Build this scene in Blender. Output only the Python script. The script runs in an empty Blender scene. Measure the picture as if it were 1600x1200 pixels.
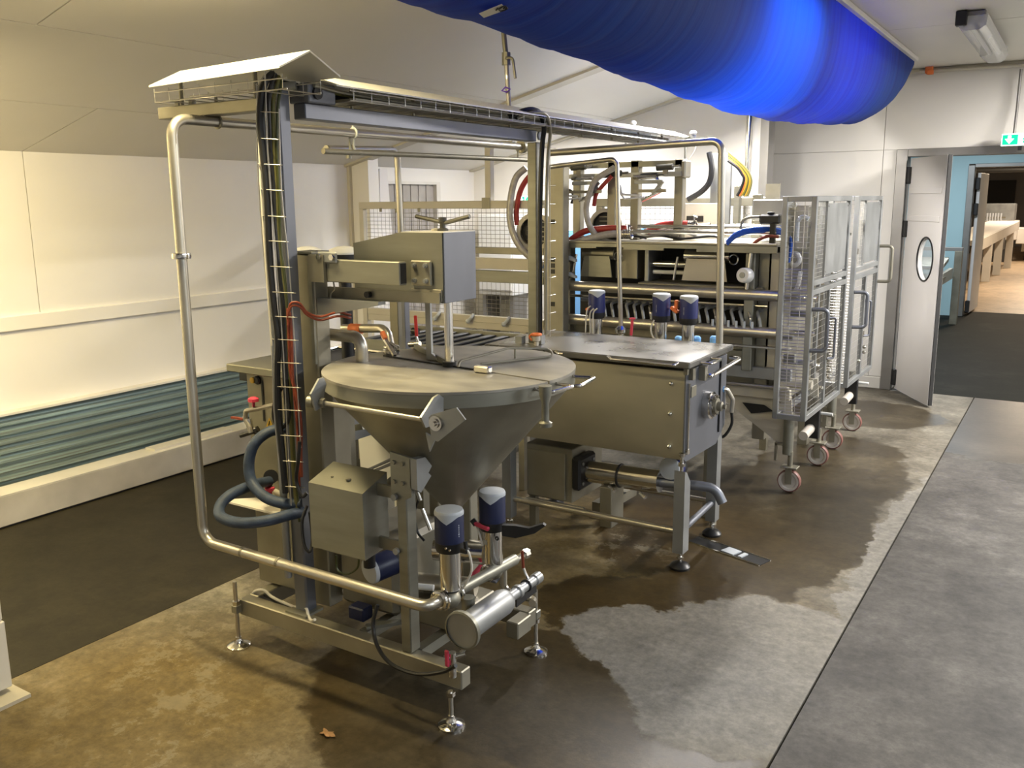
import bpy, math, random
from math import sin, cos, pi, sqrt, radians
from mathutils import Vector, Matrix
random.seed(7)
V = Vector
sc = bpy.context.scene
COL = sc.collection

# ---------------------------------------------------------------- camera
FPX, YAW, PITCH, ROLL, CX, CY, EYE = 1392.98, -0.568461, 0.192519, -0.009498, 793.74, 586.59, 1.8
def cam_axes():
    cy, sy, cp, sp = cos(YAW), sin(YAW), cos(PITCH), sin(PITCH)
    f = V((sy*cp, cy*cp, -sp)); r = V((cy, -sy, 0)); u = r.cross(f)
    cr, sr = cos(ROLL), sin(ROLL)
    return r*cr + u*sr, u*cr - r*sr, f
AR, AU, AF = cam_axes()
cd = bpy.data.cameras.new('camera'); cam = bpy.data.objects.new('camera', cd); COL.objects.link(cam)
cam.matrix_world = Matrix(((AR.x, AU.x, -AF.x, 0), (AR.y, AU.y, -AF.y, 0), (AR.z, AU.z, -AF.z, EYE), (0, 0, 0, 1)))
cd.sensor_width = 36.0; cd.lens = FPX*36/1600
cd.shift_x = (800-CX)/1600; cd.shift_y = (CY-600)/1600
cd.clip_start = 0.05; cd.clip_end = 200
sc.camera = cam

# ---------------------------------------------------------------- exposure, world, lamps
sc.view_settings.view_transform = 'Standard'
sc.view_settings.look = 'None'
sc.view_settings.exposure = 0.36
sc.view_settings.gamma = 1.0
sc.view_settings.use_curve_mapping = False
w = bpy.data.worlds.new('world'); sc.world = w; w.use_nodes = True
w.node_tree.nodes['Background'].inputs[0].default_value = (0.62, 0.60, 0.56, 1)
w.node_tree.nodes['Background'].inputs[1].default_value = 0.10

def area(name, loc, size, energy, col, rot=(0, 0, 0), spread=180):
    l = bpy.data.lights.new(name, 'AREA'); l.shape = 'RECTANGLE'; l.size, l.size_y = size
    l.energy = energy; l.color = col; l.spread = radians(spread)
    o = bpy.data.objects.new(name, l); COL.objects.link(o); o.location = loc; o.rotation_euler = rot
    return o
WARM = (1.0, 0.82, 0.44); NEUT = (1.0, 0.95, 0.89); COOL = (0.86, 0.93, 1.0)
LAMPS = [
    ('lamp_entrance', (-2.75, 2.0, 2.72), (1.2, 0.12), 88, WARM, (0, 0, 0)),
    ('lamp_left_bay', (-4.2, 1.3, 2.30), (0.12, 1.3), 76, WARM, (radians(28), radians(50), 0)),
    ('lamp_over_sock', (-2.15, 6.10, 2.60), (0.12, 1.2), 120, NEUT, (0, radians(-25), 0)),
    ('lamp_over_sock_tail', (-1.52, 4.75, 2.87), (0.08, 0.8), 15, NEUT, (0, 0, 0)),
    ('fill_rear_bay', (-4.0, 6.9, 2.38), (1.2, 0.12), 55, NEUT, (0, 0, 0)),  # added fill, no fitting known here, brightens the rear wall
    ('fill_aisle_a', (2.6, 0.5, 2.90), (0.15, 1.5), 60, COOL, (0, 0, 0)),  # unseen fill added to lift the general light level
    ('fill_aisle_b', (3.4, 3.5, 2.90), (0.15, 1.5), 170, COOL, (0, 0, 0)),  # unseen fill added for the faces turned to the right
    ('fill_aisle_c', (1.2, 7.3, 2.90), (0.15, 1.5), 330, NEUT, (0, 0, 0)),  # unseen fill added to brighten the far wall
    ('lamp_corridor_a', (1.6, 11.5, 2.82), (0.12, 1.2), 30, COOL, (0, 0, 0)),
    ('lamp_corridor_b', (-1.6, 13.2, 2.82), (1.2, 0.12), 70, COOL, (0, 0, 0)),
    ('lamp_packing_a', (-0.2, 20.0, 3.6), (0.3, 3.0), 190, (1.0, 0.80, 0.56), (0, 0, 0)),
    ('lamp_packing_b', (-0.8, 27.0, 3.6), (0.3, 3.0), 230, (1.0, 0.83, 0.64), (0, 0, 0)),
]
for a in LAMPS: area(*a)

# ---------------------------------------------------------------- materials
def mat(name, col, rough=0.5, metal=0.0, var=0.0, vscale=6.0, stretch=None, bump=0.0, bscale=40.0, emit=0.0, trans=0.0, alpha=1.0, rvar=0.0, col2=None, coat=0.0):
    m = bpy.data.materials.new(name); m.use_nodes = True
    nt = m.node_tree; b = nt.nodes['Principled BSDF']
    b.inputs['Base Color'].default_value = (*col, 1); b.inputs['Roughness'].default_value = rough
    b.inputs['Metallic'].default_value = metal
    if coat: b.inputs['Coat Weight'].default_value = coat
    if trans: b.inputs['Transmission Weight'].default_value = trans
    if alpha < 1: b.inputs['Alpha'].default_value = alpha
    if emit:
        b.inputs['Emission Color'].default_value = (*col, 1); b.inputs['Emission Strength'].default_value = emit
    if var or bump or rvar:
        tc = nt.nodes.new('ShaderNodeTexCoord'); mp = nt.nodes.new('ShaderNodeMapping')
        nt.links.new(tc.outputs['Object'], mp.inputs[0])
        if stretch: mp.inputs['Scale'].default_value = stretch
        n = nt.nodes.new('ShaderNodeTexNoise'); n.inputs['Scale'].default_value = vscale; n.inputs['Detail'].default_value = 5
        nt.links.new(mp.outputs[0], n.inputs['Vector'])
        if var:
            r = nt.nodes.new('ShaderNodeValToRGB'); r.color_ramp.elements[0].position = 0.3; r.color_ramp.elements[1].position = 0.72
            c2 = col2 or tuple(max(0, c*(1-var)) for c in col)
            r.color_ramp.elements[0].color = (*c2, 1); r.color_ramp.elements[1].color = (*[min(1, c*(1+var*0.3)) for c in col], 1)
            nt.links.new(n.outputs[0], r.inputs[0]); nt.links.new(r.outputs[0], b.inputs['Base Color'])
        if rvar:
            mr = nt.nodes.new('ShaderNodeMapRange'); mr.inputs[3].default_value = max(0.03, rough-rvar); mr.inputs[4].default_value = rough+rvar
            nt.links.new(n.outputs[0], mr.inputs[0]); nt.links.new(mr.outputs[0], b.inputs['Roughness'])
        if bump:
            n2 = nt.nodes.new('ShaderNodeTexNoise'); n2.inputs['Scale'].default_value = bscale; n2.inputs['Detail'].default_value = 3
            nt.links.new(mp.outputs[0], n2.inputs['Vector'])
            bp = nt.nodes.new('ShaderNodeBump'); bp.inputs['Strength'].default_value = bump; bp.inputs['Distance'].default_value = 0.01
            nt.links.new(n2.outputs[0], bp.inputs['Height']); nt.links.new(bp.outputs[0], b.inputs['Normal'])
    return m
M = {}
M['steel'] = mat('brushed_steel', (0.31, 0.305, 0.255), 0.45, 0.75, 0.22, 3.0, (1, 1, 6), rvar=0.08)
M['steel_lid'] = mat('scuffed_steel', (0.40, 0.38, 0.33), 0.50, 0.6, 0.3, 5.0, (1, 2.2, 1), rvar=0.12)
M['steel_dark'] = mat('dull_steel', (0.34, 0.32, 0.255), 0.48, 0.72, 0.25, 5.0, rvar=0.08)
M['steel_blue'] = mat('bluish_steel', (0.20, 0.21, 0.24), 0.46, 0.7, 0.15, 5.0, (1, 1, 0.3), rvar=0.06)
M['steel_grey'] = mat('grey_steel', (0.37, 0.38, 0.38), 0.45, 0.7, 0.2, 6.0, rvar=0.08)
M['chrome'] = mat('polished_steel', (0.72, 0.70, 0.66), 0.16, 1.0, 0.1, 8.0, rvar=0.05)
M['tube'] = mat('satin_tube', (0.56, 0.53, 0.46), 0.34, 0.9, 0.15, 4.0, rvar=0.06)
M['wire'] = mat('galvanised_wire', (0.60, 0.58, 0.54), 0.35, 0.9)
M['cover'] = mat('pale_cover_sheet', (0.80, 0.78, 0.72), 0.35, 0.3, 0.06, 5.0)
M['black'] = mat('black_plastic', (0.012, 0.012, 0.013), 0.4)
M['rubber'] = mat('black_rubber', (0.018, 0.018, 0.018), 0.6)
M['navy'] = mat('navy_plastic', (0.012, 0.018, 0.065), 0.42, 0, 0.1)
M['navy_bright'] = mat('dark_blue_plastic', (0.014, 0.022, 0.13), 0.4, 0, 0.1)
M['cap'] = mat('pale_grey_plastic', (0.50, 0.53, 0.56), 0.4, 0, 0.06)
M['white_plastic'] = mat('white_plastic', (0.78, 0.78, 0.76), 0.35, 0, 0.04)
M['red'] = mat('red_plastic', (0.55, 0.02, 0.025), 0.4)
M['pink'] = mat('faded_red_plastic', (0.60, 0.05, 0.10), 0.45)
M['redhose'] = mat('red_rubber', (0.34, 0.025, 0.02), 0.45, 0, 0.15)
M['redair'] = mat('red_air_line', (0.24, 0.045, 0.018), 0.45, 0, 0.15)
M['orange'] = mat('orange_plastic', (0.80, 0.20, 0.05), 0.5)
M['bluehose'] = mat('blue_rubber', (0.035, 0.055, 0.10), 0.6, 0, 0.35, 30.0, bump=0.15, bscale=160)
M['blueair'] = mat('blue_air_line', (0.02, 0.09, 0.45), 0.35, 0, 0.15)
M['lightblue'] = mat('light_blue_plastic', (0.18, 0.42, 0.80), 0.4)
M['clear'] = mat('clear_hose', (0.40, 0.37, 0.33), 0.25, 0, 0.25, 25.0, coat=0.4)
M['yellow'] = mat('yellow_sheath', (0.42, 0.26, 0.02), 0.45)
M['green'] = mat('green_sheath', (0.06, 0.07, 0.018), 0.45)
M['olive'] = mat('olive_sheath', (0.14, 0.13, 0.035), 0.5)
M['white_cable'] = mat('pale_air_line', (0.66, 0.63, 0.56), 0.45)
M['label'] = mat('paper_label', (0.62, 0.60, 0.52), 0.6)
M['ink'] = mat('black_ink', (0.02, 0.02, 0.02), 0.6)
M['white_paint'] = mat('white_painted_render', (0.72, 0.69, 0.63), 0.55, 0, 0.14, 3.0, bump=0.06, bscale=60)
M['panel'] = mat('white_wall_panel', (0.77, 0.745, 0.70), 0.42, 0, 0.05, 1.5)
M['ceil'] = mat('white_ceiling_panel', (0.73, 0.70, 0.64), 0.45, 0, 0.05, 1.2)
M['teal'] = mat('pale_blue_panel', (0.40, 0.58, 0.62), 0.5, 0, 0.05, 1.5)
M['door'] = mat('white_door_sheet', (0.80, 0.77, 0.74), 0.4, 0, 0.04, 2.0)
M['frame'] = mat('grey_frame', (0.30, 0.29, 0.275), 0.45, 0.6, 0.15, 4.0)
M['steel_tank'] = mat('tank_steel', (0.52, 0.49, 0.38), 0.46, 0.7, 0.2, 2.0, (1, 1, 2), rvar=0.08)
M['tank_lid'] = mat('wet_steel_lid', (0.27, 0.265, 0.25), 0.30, 0.7, 0.3, 4.0, rvar=0.14)
M['dark_iron'] = mat('dark_iron', (0.10, 0.097, 0.085), 0.45, 0.7, 0.15, 6.0)
M['kerb'] = mat('kerb_shaded_paint', (0.52, 0.49, 0.44), 0.6, 0, 0.25, 3.0, bump=0.06, bscale=60)  # kerb front dimmed in the colour, as if less lit than its top
M['packwall'] = mat('packing_wall', (0.20, 0.18, 0.155), 0.6, 0, 0.1, 2.0)
M['corr'] = mat('weathered_blue_sheet', (0.30, 0.42, 0.44), 0.42, 0.35, 0.32, 3.0, (4, 0.35, 30), col2=(0.15, 0.17, 0.15), rvar=0.1)
M['dark_gap'] = mat('dark_backing', (0.03, 0.028, 0.025), 0.8)
M['strip'] = mat('grey_strip_curtain', (0.36, 0.33, 0.30), 0.3, 0, 0.2, 5.0)
M['glass'] = mat('grey_glass', (0.55, 0.60, 0.62), 0.05, 0.0, trans=0.0, alpha=0.35)
M['diffuser'] = mat('clear_diffuser', (0.60, 0.61, 0.60), 0.2, 0, alpha=0.55)
M['sign_green'] = mat('sign_green', (0.0, 0.55, 0.22), 0.4, emit=0.9)
M['sign_white'] = mat('sign_white', (0.75, 1.0, 0.92), 0.4, emit=1.4)
M['castor'] = mat('red_tyre', (0.20, 0.085, 0.07), 0.5)
M['hubw'] = mat('cream_wheel', (0.55, 0.50, 0.44), 0.5, 0, 0.1)
M['bench'] = mat('pale_machine_paint', (0.68, 0.65, 0.60), 0.5, 0, 0.06)
M['cream'] = mat('cream_panel', (0.55, 0.51, 0.42), 0.5, 0.2, 0.08)
M['leaf'] = mat('dry_leaf', (0.30, 0.16, 0.06), 0.7, 0, 0.3, 40)
M['duct'] = None

def node_math(nt, op, a, b=None):
    n = nt.nodes.new('ShaderNodeMath'); n.operation = op
    for i, x in enumerate((a, b)):
        if x is None: continue
        if isinstance(x, (int, float)): n.inputs[i].default_value = x
        else: nt.links.new(x, n.inputs[i])
    return n.outputs[0]

def concrete(name, stops, wet=(), dry=(), wetcol=(0.05, 0.042, 0.028), scale=1.0, speck=0.35, base_rough=0.62, warp=0.22, ochre=(), ochre_col=(0.30, 0.20, 0.05), spec=0.35, mottle=0.8, salt=()):
    """stained concrete: wet / ochre stains are blobs laid out on the slab in metres (x, y, rx, ry)"""
    m = bpy.data.materials.new(name); m.use_nodes = True; nt = m.node_tree; b = nt.nodes['Principled BSDF']
    g = nt.nodes.new('ShaderNodeNewGeometry'); pos = g.outputs['Position']
    n1 = nt.nodes.new('ShaderNodeTexNoise'); n1.inputs['Scale'].default_value = 1.3*scale; n1.inputs['Detail'].default_value = 10; n1.inputs['Roughness'].default_value = 0.74
    nt.links.new(pos, n1.inputs['Vector'])
    r1 = nt.nodes.new('ShaderNodeValToRGB')
    els = r1.color_ramp.elements
    els[0].position, els[1].position = stops[0][0], stops[-1][0]
    els[0].color = (*stops[0][1], 1); els[1].color = (*stops[-1][1], 1)
    for p, c in stops[1:-1]:
        e = els.new(p); e.color = (*c, 1)
    nt.links.new(n1.outputs[0], r1.inputs[0]); col = r1.outputs[0]
    # fine speckle
    n2 = nt.nodes.new('ShaderNodeTexNoise'); n2.inputs['Scale'].default_value = 26; n2.inputs['Detail'].default_value = 8; n2.inputs['Roughness'].default_value = 0.75
    nt.links.new(pos, n2.inputs['Vector'])
    mr = nt.nodes.new('ShaderNodeMapRange'); mr.inputs[1].default_value = 0.3; mr.inputs[2].default_value = 0.75
    mr.inputs[3].default_value = 1-speck; mr.inputs[4].default_value = 1+speck
    nt.links.new(n2.outputs[0], mr.inputs[0])
    mx = nt.nodes.new('ShaderNodeMix'); mx.data_type = 'RGBA'; mx.blend_type = 'MULTIPLY'; mx.inputs[0].default_value = 1
    nt.links.new(col, mx.inputs[6]); nt.links.new(mr.outputs[0], mx.inputs[7]); col = mx.outputs[2]
    # warped position for blob outlines
    nw = nt.nodes.new('ShaderNodeTexNoise'); nw.inputs['Scale'].default_value = 2.8; nw.inputs['Detail'].default_value = 9; nw.inputs['Roughness'].default_value = 0.7
    nt.links.new(pos, nw.inputs['Vector'])
    sub = nt.nodes.new('ShaderNodeVectorMath'); sub.operation = 'SUBTRACT'; nt.links.new(nw.outputs['Color'], sub.inputs[0]); sub.inputs[1].default_value = (0.5, 0.5, 0.5)
    scl = nt.nodes.new('ShaderNodeVectorMath'); scl.operation = 'SCALE'; nt.links.new(sub.outputs[0], scl.inputs[0]); scl.inputs['Scale'].default_value = warp*4
    add = nt.nodes.new('ShaderNodeVectorMath'); add.operation = 'ADD'; nt.links.new(pos, add.inputs[0]); nt.links.new(scl.outputs[0], add.inputs[1])
    wp = nt.nodes.new('ShaderNodeSeparateXYZ'); nt.links.new(add.outputs[0], wp.inputs[0])
    def blobs(lst):
        out = None
        for (x, y, rx, ry) in lst:
            dx = node_math(nt, 'MULTIPLY', node_math(nt, 'SUBTRACT', wp.outputs[0], x), 1/rx)
            dy = node_math(nt, 'MULTIPLY', node_math(nt, 'SUBTRACT', wp.outputs[1], y), 1/ry)
            d = node_math(nt, 'SQRT', node_math(nt, 'ADD', node_math(nt, 'MULTIPLY', dx, dx), node_math(nt, 'MULTIPLY', dy, dy)))
            out = d if out is None else node_math(nt, 'MINIMUM', out, d)
        return out
    def mask(lst, soft):
        mm = nt.nodes.new('ShaderNodeMapRange'); mm.inputs[1].default_value = 1-soft; mm.inputs[2].default_value = 1+soft
        mm.inputs[3].default_value = 1; mm.inputs[4].default_value = 0
        nt.links.new(blobs(lst), mm.inputs[0]); return mm.outputs[0]
    rough = None
    n3 = nt.nodes.new('ShaderNodeTexNoise'); n3.inputs['Scale'].default_value = 5.5; n3.inputs['Detail'].default_value = 12; n3.inputs['Roughness'].default_value = 0.8
    nt.links.new(pos, n3.inputs['Vector'])
    m3 = nt.nodes.new('ShaderNodeMapRange'); m3.inputs[1].default_value = 0.32; m3.inputs[2].default_value = 0.68; m3.inputs[3].default_value = 0.62; m3.inputs[4].default_value = 1.42
    nt.links.new(n3.outputs[0], m3.inputs[0])
    if ochre:
        k = mask(ochre, 0.45)
        mo = nt.nodes.new('ShaderNodeMix'); mo.data_type = 'RGBA'; mo.blend_type = 'MIX'
        nt.links.new(node_math(nt, 'MULTIPLY', k, 0.62), mo.inputs[0]); nt.links.new(col, mo.inputs[6])
        mo2 = nt.nodes.new('ShaderNodeMix'); mo2.data_type = 'RGBA'; mo2.blend_type = 'MULTIPLY'; mo2.inputs[0].default_value = 1
        mo2.inputs[6].default_value = (*ochre_col, 1); nt.links.new(mr.outputs[0], mo2.inputs[7])
        nt.links.new(mo2.outputs[2], mo.inputs[7]); col = mo.outputs[2]
    if wet:
        k = mask(wet, 0.03)
        if dry:
            kd = mask(dry, 0.03)
            md = nt.nodes.new('ShaderNodeMix'); md.data_type = 'RGBA'; md.blend_type = 'MULTIPLY'; md.inputs[0].default_value = 1
            md.inputs[6].default_value = (0.215, 0.203, 0.175, 1); nt.links.new(mr.outputs[0], md.inputs[7])
            mg = nt.nodes.new('ShaderNodeMix'); mg.data_type = 'RGBA'; nt.links.new(node_math(nt, 'MULTIPLY', kd, 0.8), mg.inputs[0])
            nt.links.new(col, mg.inputs[6]); nt.links.new(md.outputs[2], mg.inputs[7]); col = mg.outputs[2]
            k = node_math(nt, 'MULTIPLY', k, node_math(nt, 'SUBTRACT', 1.0, kd))
        mw = nt.nodes.new('ShaderNodeMix'); mw.data_type = 'RGBA'; mw.blend_type = 'MULTIPLY'
        nt.links.new(k, mw.inputs[0]); nt.links.new(col, mw.inputs[6]); mw.inputs[7].default_value = (*wetcol, 1)
        col = mw.outputs[2]
        rr = nt.nodes.new('ShaderNodeMapRange'); rr.inputs[3].default_value = base_rough; rr.inputs[4].default_value = 0.38
        nt.links.new(k, rr.inputs[0]); rough = rr.outputs[0]
    mv = nt.nodes.new('ShaderNodeMix'); mv.data_type = 'RGBA'; mv.blend_type = 'MULTIPLY'; mv.inputs[0].default_value = mottle
    nt.links.new(col, mv.inputs[6]); nt.links.new(m3.outputs[0], mv.inputs[7]); col = mv.outputs[2]
    if salt:
        ks = node_math(nt, 'MULTIPLY', mask(salt, 0.5), node_math(nt, 'GREATER_THAN', n3.outputs[0], 0.545))
        mt = nt.nodes.new('ShaderNodeMix'); mt.data_type = 'RGBA'; nt.links.new(node_math(nt, 'MULTIPLY', ks, 0.45), mt.inputs[0])
        nt.links.new(col, mt.inputs[6]); mt.inputs[7].default_value = (0.26, 0.235, 0.17, 1); col = mt.outputs[2]
    b.inputs['Specular IOR Level'].default_value = spec
    nt.links.new(col, b.inputs['Base Color'])
    if rough is not None: nt.links.new(rough, b.inputs['Roughness'])
    else: b.inputs['Roughness'].default_value = base_rough
    bp = nt.nodes.new('ShaderNodeBump'); bp.inputs['Strength'].default_value = 0.18; bp.inputs['Distance'].default_value = 0.006
    nt.links.new(n2.outputs[0], bp.inputs['Height']); nt.links.new(bp.outputs[0], b.inputs['Normal'])
    return m
M['slab_left'] = concrete('damp_grey_screed', [(0.32, (0.017, 0.014, 0.008)), (0.55, (0.028, 0.024, 0.014)), (0.72, (0.046, 0.039, 0.024))], speck=0.2, base_rough=0.6, spec=.25)
M['slab_mid'] = concrete('stained_concrete', [(0.36, (0.065, 0.056, 0.040)), (0.5, (0.135, 0.12, 0.092)), (0.58, (0.17, 0.155, 0.12)), (0.68, (0.30, 0.28, 0.235))],
    wet=[(-1.55, 4.85, 0.72, 1.1), (-1.35, 4.7, 0.55, 1.1), (-1.55, 2.45, 0.85, 0.66), (-1.3, 5.9, 0.5, 1.1), (-1.05, 1.75, 0.45, 0.6), (-1.62, 3.42, .36, .34), (-1.4, 7.9, .6, .5)],
    dry=[(-0.95, 3.22, 0.46, 0.66), (-1.40, 3.22, 0.36, 0.26), (-0.66, 4.9, 0.15, 1.3)], wetcol=(0.33, 0.285, 0.205), warp=0.10,
    ochre=[(-2.75, 1.75, 0.75, 0.6), (-2.3, 3.3, 0.9, 0.6), (-1.6, 3.6, 0.75, 0.5), (-2.2, 1.3, 0.9, 0.5), (-2.0, 4.3, .9, .7)], ochre_col=(0.17, 0.112, 0.022),
    salt=[(-2.52, 1.72, .5, .25), (-3.1, 2.5, .3, .6), (-2.75, 2.0, .35, .3), (-1.95, 4.1, .3, .3)])
M['slab_right'] = concrete('worn_concrete', [(0.36, (0.040, 0.0365, 0.032)), (0.52, (0.074, 0.068, 0.060)), (0.68, (0.135, 0.125, 0.112))],
    wet=[(-0.1, 8.2, 1.2, 1.0), (-0.3, 7.2, 0.8, 0.35)], wetcol=(0.45, 0.42, 0.36), warp=0.15)
M['slab_corridor'] = concrete('wet_dark_concrete', [(0.30, (0.007, 0.007, 0.005)), (0.55, (0.011, 0.011, 0.008)), (0.78, (0.03, 0.028, 0.022))], speck=0.15, base_rough=0.7, spec=.08)
M['slab_packing'] = concrete('buff_floor', [(0.30, (0.30, 0.22, 0.14)), (0.55, (0.42, 0.31, 0.20)), (0.78, (0.55, 0.42, 0.30))], speck=0.08, base_rough=0.45)

# ---------------------------------------------------------------- mesh helpers
def frame_of(d):
    d = d.normalized(); a = V((0, 0, 1)) if abs(d.z) < 0.95 else V((1, 0, 0))
    s = d.cross(a).normalized(); return s, s.cross(d).normalized()
def rounded(pts, r, seg=6):
    pts = [V(p) for p in pts]
    if r <= 0 or len(pts) < 3: return pts
    out = [pts[0]]
    for i in range(1, len(pts)-1):
        p, a, b = pts[i], pts[i-1], pts[i+1]
        u, v = (a-p), (b-p); lu, lv = u.length, v.length
        u.normalize(); v.normalize()
        ang = u.angle(v, pi)
        if ang > pi-0.03: out.append(p); continue
        t = min(r/math.tan(ang/2), lu*0.48, lv*0.48); rr = t*math.tan(ang/2)
        c = p + (u+v).normalized()*(rr/sin(ang/2))
        s0, s1 = p+u*t-c, p+v*t-c
        tot = s0.angle(s1, 0)
        ax = s0.cross(s1).normalized()
        for k in range(seg+1):
            out.append(c + Matrix.Rotation(tot*k/seg, 3, ax) @ s0)
    out.append(pts[-1]); return out
def curve(pts, n=8):
    """smooth points through the given ones"""
    P = [V(p) for p in pts]; P = [P[0]*2-P[1]] + P + [P[-1]*2-P[-2]]; out = []
    for i in range(1, len(P)-2):
        a, b, c, d = P[i-1:i+3]
        for k in range(n):
            t = k/n
            out.append(0.5*((2*b)+(c-a)*t+(2*a-5*b+4*c-d)*t*t+(3*b-a-3*c+d)*t**3))
    out.append(P[-2]); return out
class MB:
    def __init__(s): s.v = []; s.f = []
    def add(s, vs, fs):
        o = len(s.v); s.v += [V(p) for p in vs]; s.f += [tuple(i+o for i in f) for f in fs]; return s
    def box(s, x0, x1, y0, y1, z0, z1, b=0.0):
        if x1 < x0: x0, x1 = x1, x0
        if y1 < y0: y0, y1 = y1, y0
        if z1 < z0: z0, z1 = z1, z0
        return s.obox(((x0+x1)/2, (y0+y1)/2, (z0+z1)/2), (x1-x0, y1-y0, z1-z0), None, b)
    def obox(s, c, size, rot=None, b=0.0):
        c = V(c); hx, hy, hz = [q/2 for q in size]; R = rot or Matrix.Identity(3)
        if b <= 0:
            vs = [c+R@V((x*hx, y*hy, z*hz)) for z in (-1, 1) for y in (-1, 1) for x in (-1, 1)]
            return s.add(vs, [(0, 2, 3, 1), (4, 5, 7, 6), (0, 1, 5, 4), (2, 6, 7, 3), (0, 4, 6, 2), (1, 3, 7, 5)])
        b = min(b, hx*.9, hy*.9, hz*.9); vs = []; idx = {}
        for sx in (-1, 1):
            for sy in (-1, 1):
                for sz in (-1, 1):
                    for ax in range(3):
                        q = [sx*(hx-b), sy*(hy-b), sz*(hz-b)]; q[ax] = (sx*hx, sy*hy, sz*hz)[ax]
                        idx[(sx, sy, sz, ax)] = len(vs); vs.append(c+R@V(q))
        fs = []
        for ax in range(3):
            o1, o2 = (ax+1) % 3, (ax+2) % 3
            for sg in (-1, 1):
                f = []
                for a, bb in ((-1, -1), (1, -1), (1, 1), (-1, 1)):
                    k = [0, 0, 0]; k[ax] = sg; k[o1] = a; k[o2] = bb; f.append(idx[(*k, ax)])
                fs.append(tuple(f if sg > 0 else f[::-1]))
                # edges
            for a in (-1, 1):
                for bb in (-1, 1):
                    k0 = [0, 0, 0]; k1 = [0, 0, 0]
                    k0[ax] = -1; k1[ax] = 1
                    for k in (k0, k1): k[o1] = a; k[o2] = bb
                    f = [idx[(*k0, o1)], idx[(*k1, o1)], idx[(*k1, o2)], idx[(*k0, o2)]]
                    fs.append(tuple(f if a*bb < 0 else f[::-1]))
        for sx in (-1, 1):
            for sy in (-1, 1):
                for sz in (-1, 1):
                    f = [idx[(sx, sy, sz, a)] for a in range(3)]
                    fs.append(tuple(f if sx*sy*sz > 0 else f[::-1]))
        return s.add(vs, fs)
    def bar(s, p, q, wd, ht, up=(0, 0, 1), b=0.0):
        p, q = V(p), V(q); d = q-p; L = d.length; d.normalize(); up = V(up)
        if abs(d.dot(up)) > 0.98: up = V((0, 1, 0))
        x = d.cross(up).normalized(); z = x.cross(d).normalized()
        R = Matrix((x, d, z)).transposed()
        return s.obox((p+q)/2, (wd, L, ht), R, b)
    def cyl(s, p, q, r, r2=None, n=16, cap=True):
        p, q = V(p), V(q); r2 = r if r2 is None else r2; a, b = frame_of(q-p)
        vs = [c+(a*cos(2*pi*i/n)+b*sin(2*pi*i/n))*rr for c, rr in ((p, r), (q, r2)) for i in range(n)]
        fs = [(i, n+i, n+(i+1) % n, (i+1) % n) for i in range(n)]
        if cap: fs += [tuple(range(n)), tuple(range(2*n-1, n-1, -1))]
        return s.add(vs, fs)
    def tube(s, pts, r, bend=0.0, n=10, seg=6, closed=False):
        pts = rounded(pts, bend, seg); P = [V(p) for p in pts]; m = len(P)
        if m < 2: return s
        T = []
        for i in range(m):
            if closed: d = P[(i+1) % m]-P[i-1]
            else: d = P[min(i+1, m-1)]-P[max(i-1, 0)]
            T.append(d.normalized())
        a, b = frame_of(T[0]); vs = []
        for i in range(m):
            if i:
                ax = T[i-1].cross(T[i])
                if ax.length > 1e-6:
                    Rm = Matrix.Rotation(T[i-1].angle(T[i]), 3, ax.normalized()); a = Rm@a; b = Rm@b
            vs += [P[i]+(a*cos(2*pi*k/n)+b*sin(2*pi*k/n))*r for k in range(n)]
        fs = []
        for i in range(m if closed else m-1):
            j = (i+1) % m
            fs += [(i*n+k, j*n+k, j*n+(k+1) % n, i*n+(k+1) % n) for k in range(n)]
        if not closed: fs += [tuple(range(n)), tuple(range(m*n-1, m*n-n-1, -1))]
        return s.add(vs, fs)
    def lathe(s, prof, o=(0, 0, 0), axis=(0, 0, 1), n=24):
        o = V(o); ax = V(axis).normalized(); a, b = frame_of(ax); vs = []; fs = []; rows = []
        for r, h in prof:
            if r < 1e-6: rows.append([len(vs)]); vs.append(o+ax*h)
            else:
                rows.append(list(range(len(vs), len(vs)+n)))
                vs += [o+ax*h+(a*cos(2*pi*i/n)+b*sin(2*pi*i/n))*r for i in range(n)]
        for A, B in zip(rows, rows[1:]):
            for i in range(n):
                j = (i+1) % n
                if len(A) == 1 and len(B) == 1: continue
                if len(A) == 1: fs.append((A[0], B[i], B[j]))
                elif len(B) == 1: fs.append((A[i], B[0], A[j]))
                else: fs.append((A[i], B[i], B[j], A[j]))
        return s.add(vs, fs)
    def prism(s, poly, o, u, v, depth):
        """polygon in the (u, v) plane at o, pushed along u x v by depth"""
        o, u, v = V(o), V(u).normalized(), V(v).normalized(); nn = u.cross(v).normalized()*depth
        k = len(poly); a = [o+u*p[0]+v*p[1] for p in poly]
        return s.add(a+[p+nn for p in a], [tuple(range(k-1, -1, -1)), tuple(range(k, 2*k))]+[(i, (i+1) % k, k+(i+1) % k, k+i) for i in range(k)])
    def quad(s, a, b, c, d): return s.add([a, b, c, d], [(0, 1, 2, 3)])
    def ring(s, c, axis, R, r, n=28, m=8):
        a, b = frame_of(V(axis)); c = V(c)
        return s.tube([c+(a*cos(2*pi*i/n)+b*sin(2*pi*i/n))*R for i in range(n)], r, n=m, closed=True)
    def sphere(s, c, r, n=12, flat=1.0):
        k = 8; return s.lathe([(r*sin(pi*i/k), -r*flat*cos(pi*i/k)) for i in range(k+1)], c, n=n)
    def hexbolt(s, p, d, r=0.008, h=0.006): 
        p, d = V(p), V(d).normalized(); return s.cyl(p, p+d*h, r, n=6)

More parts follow.
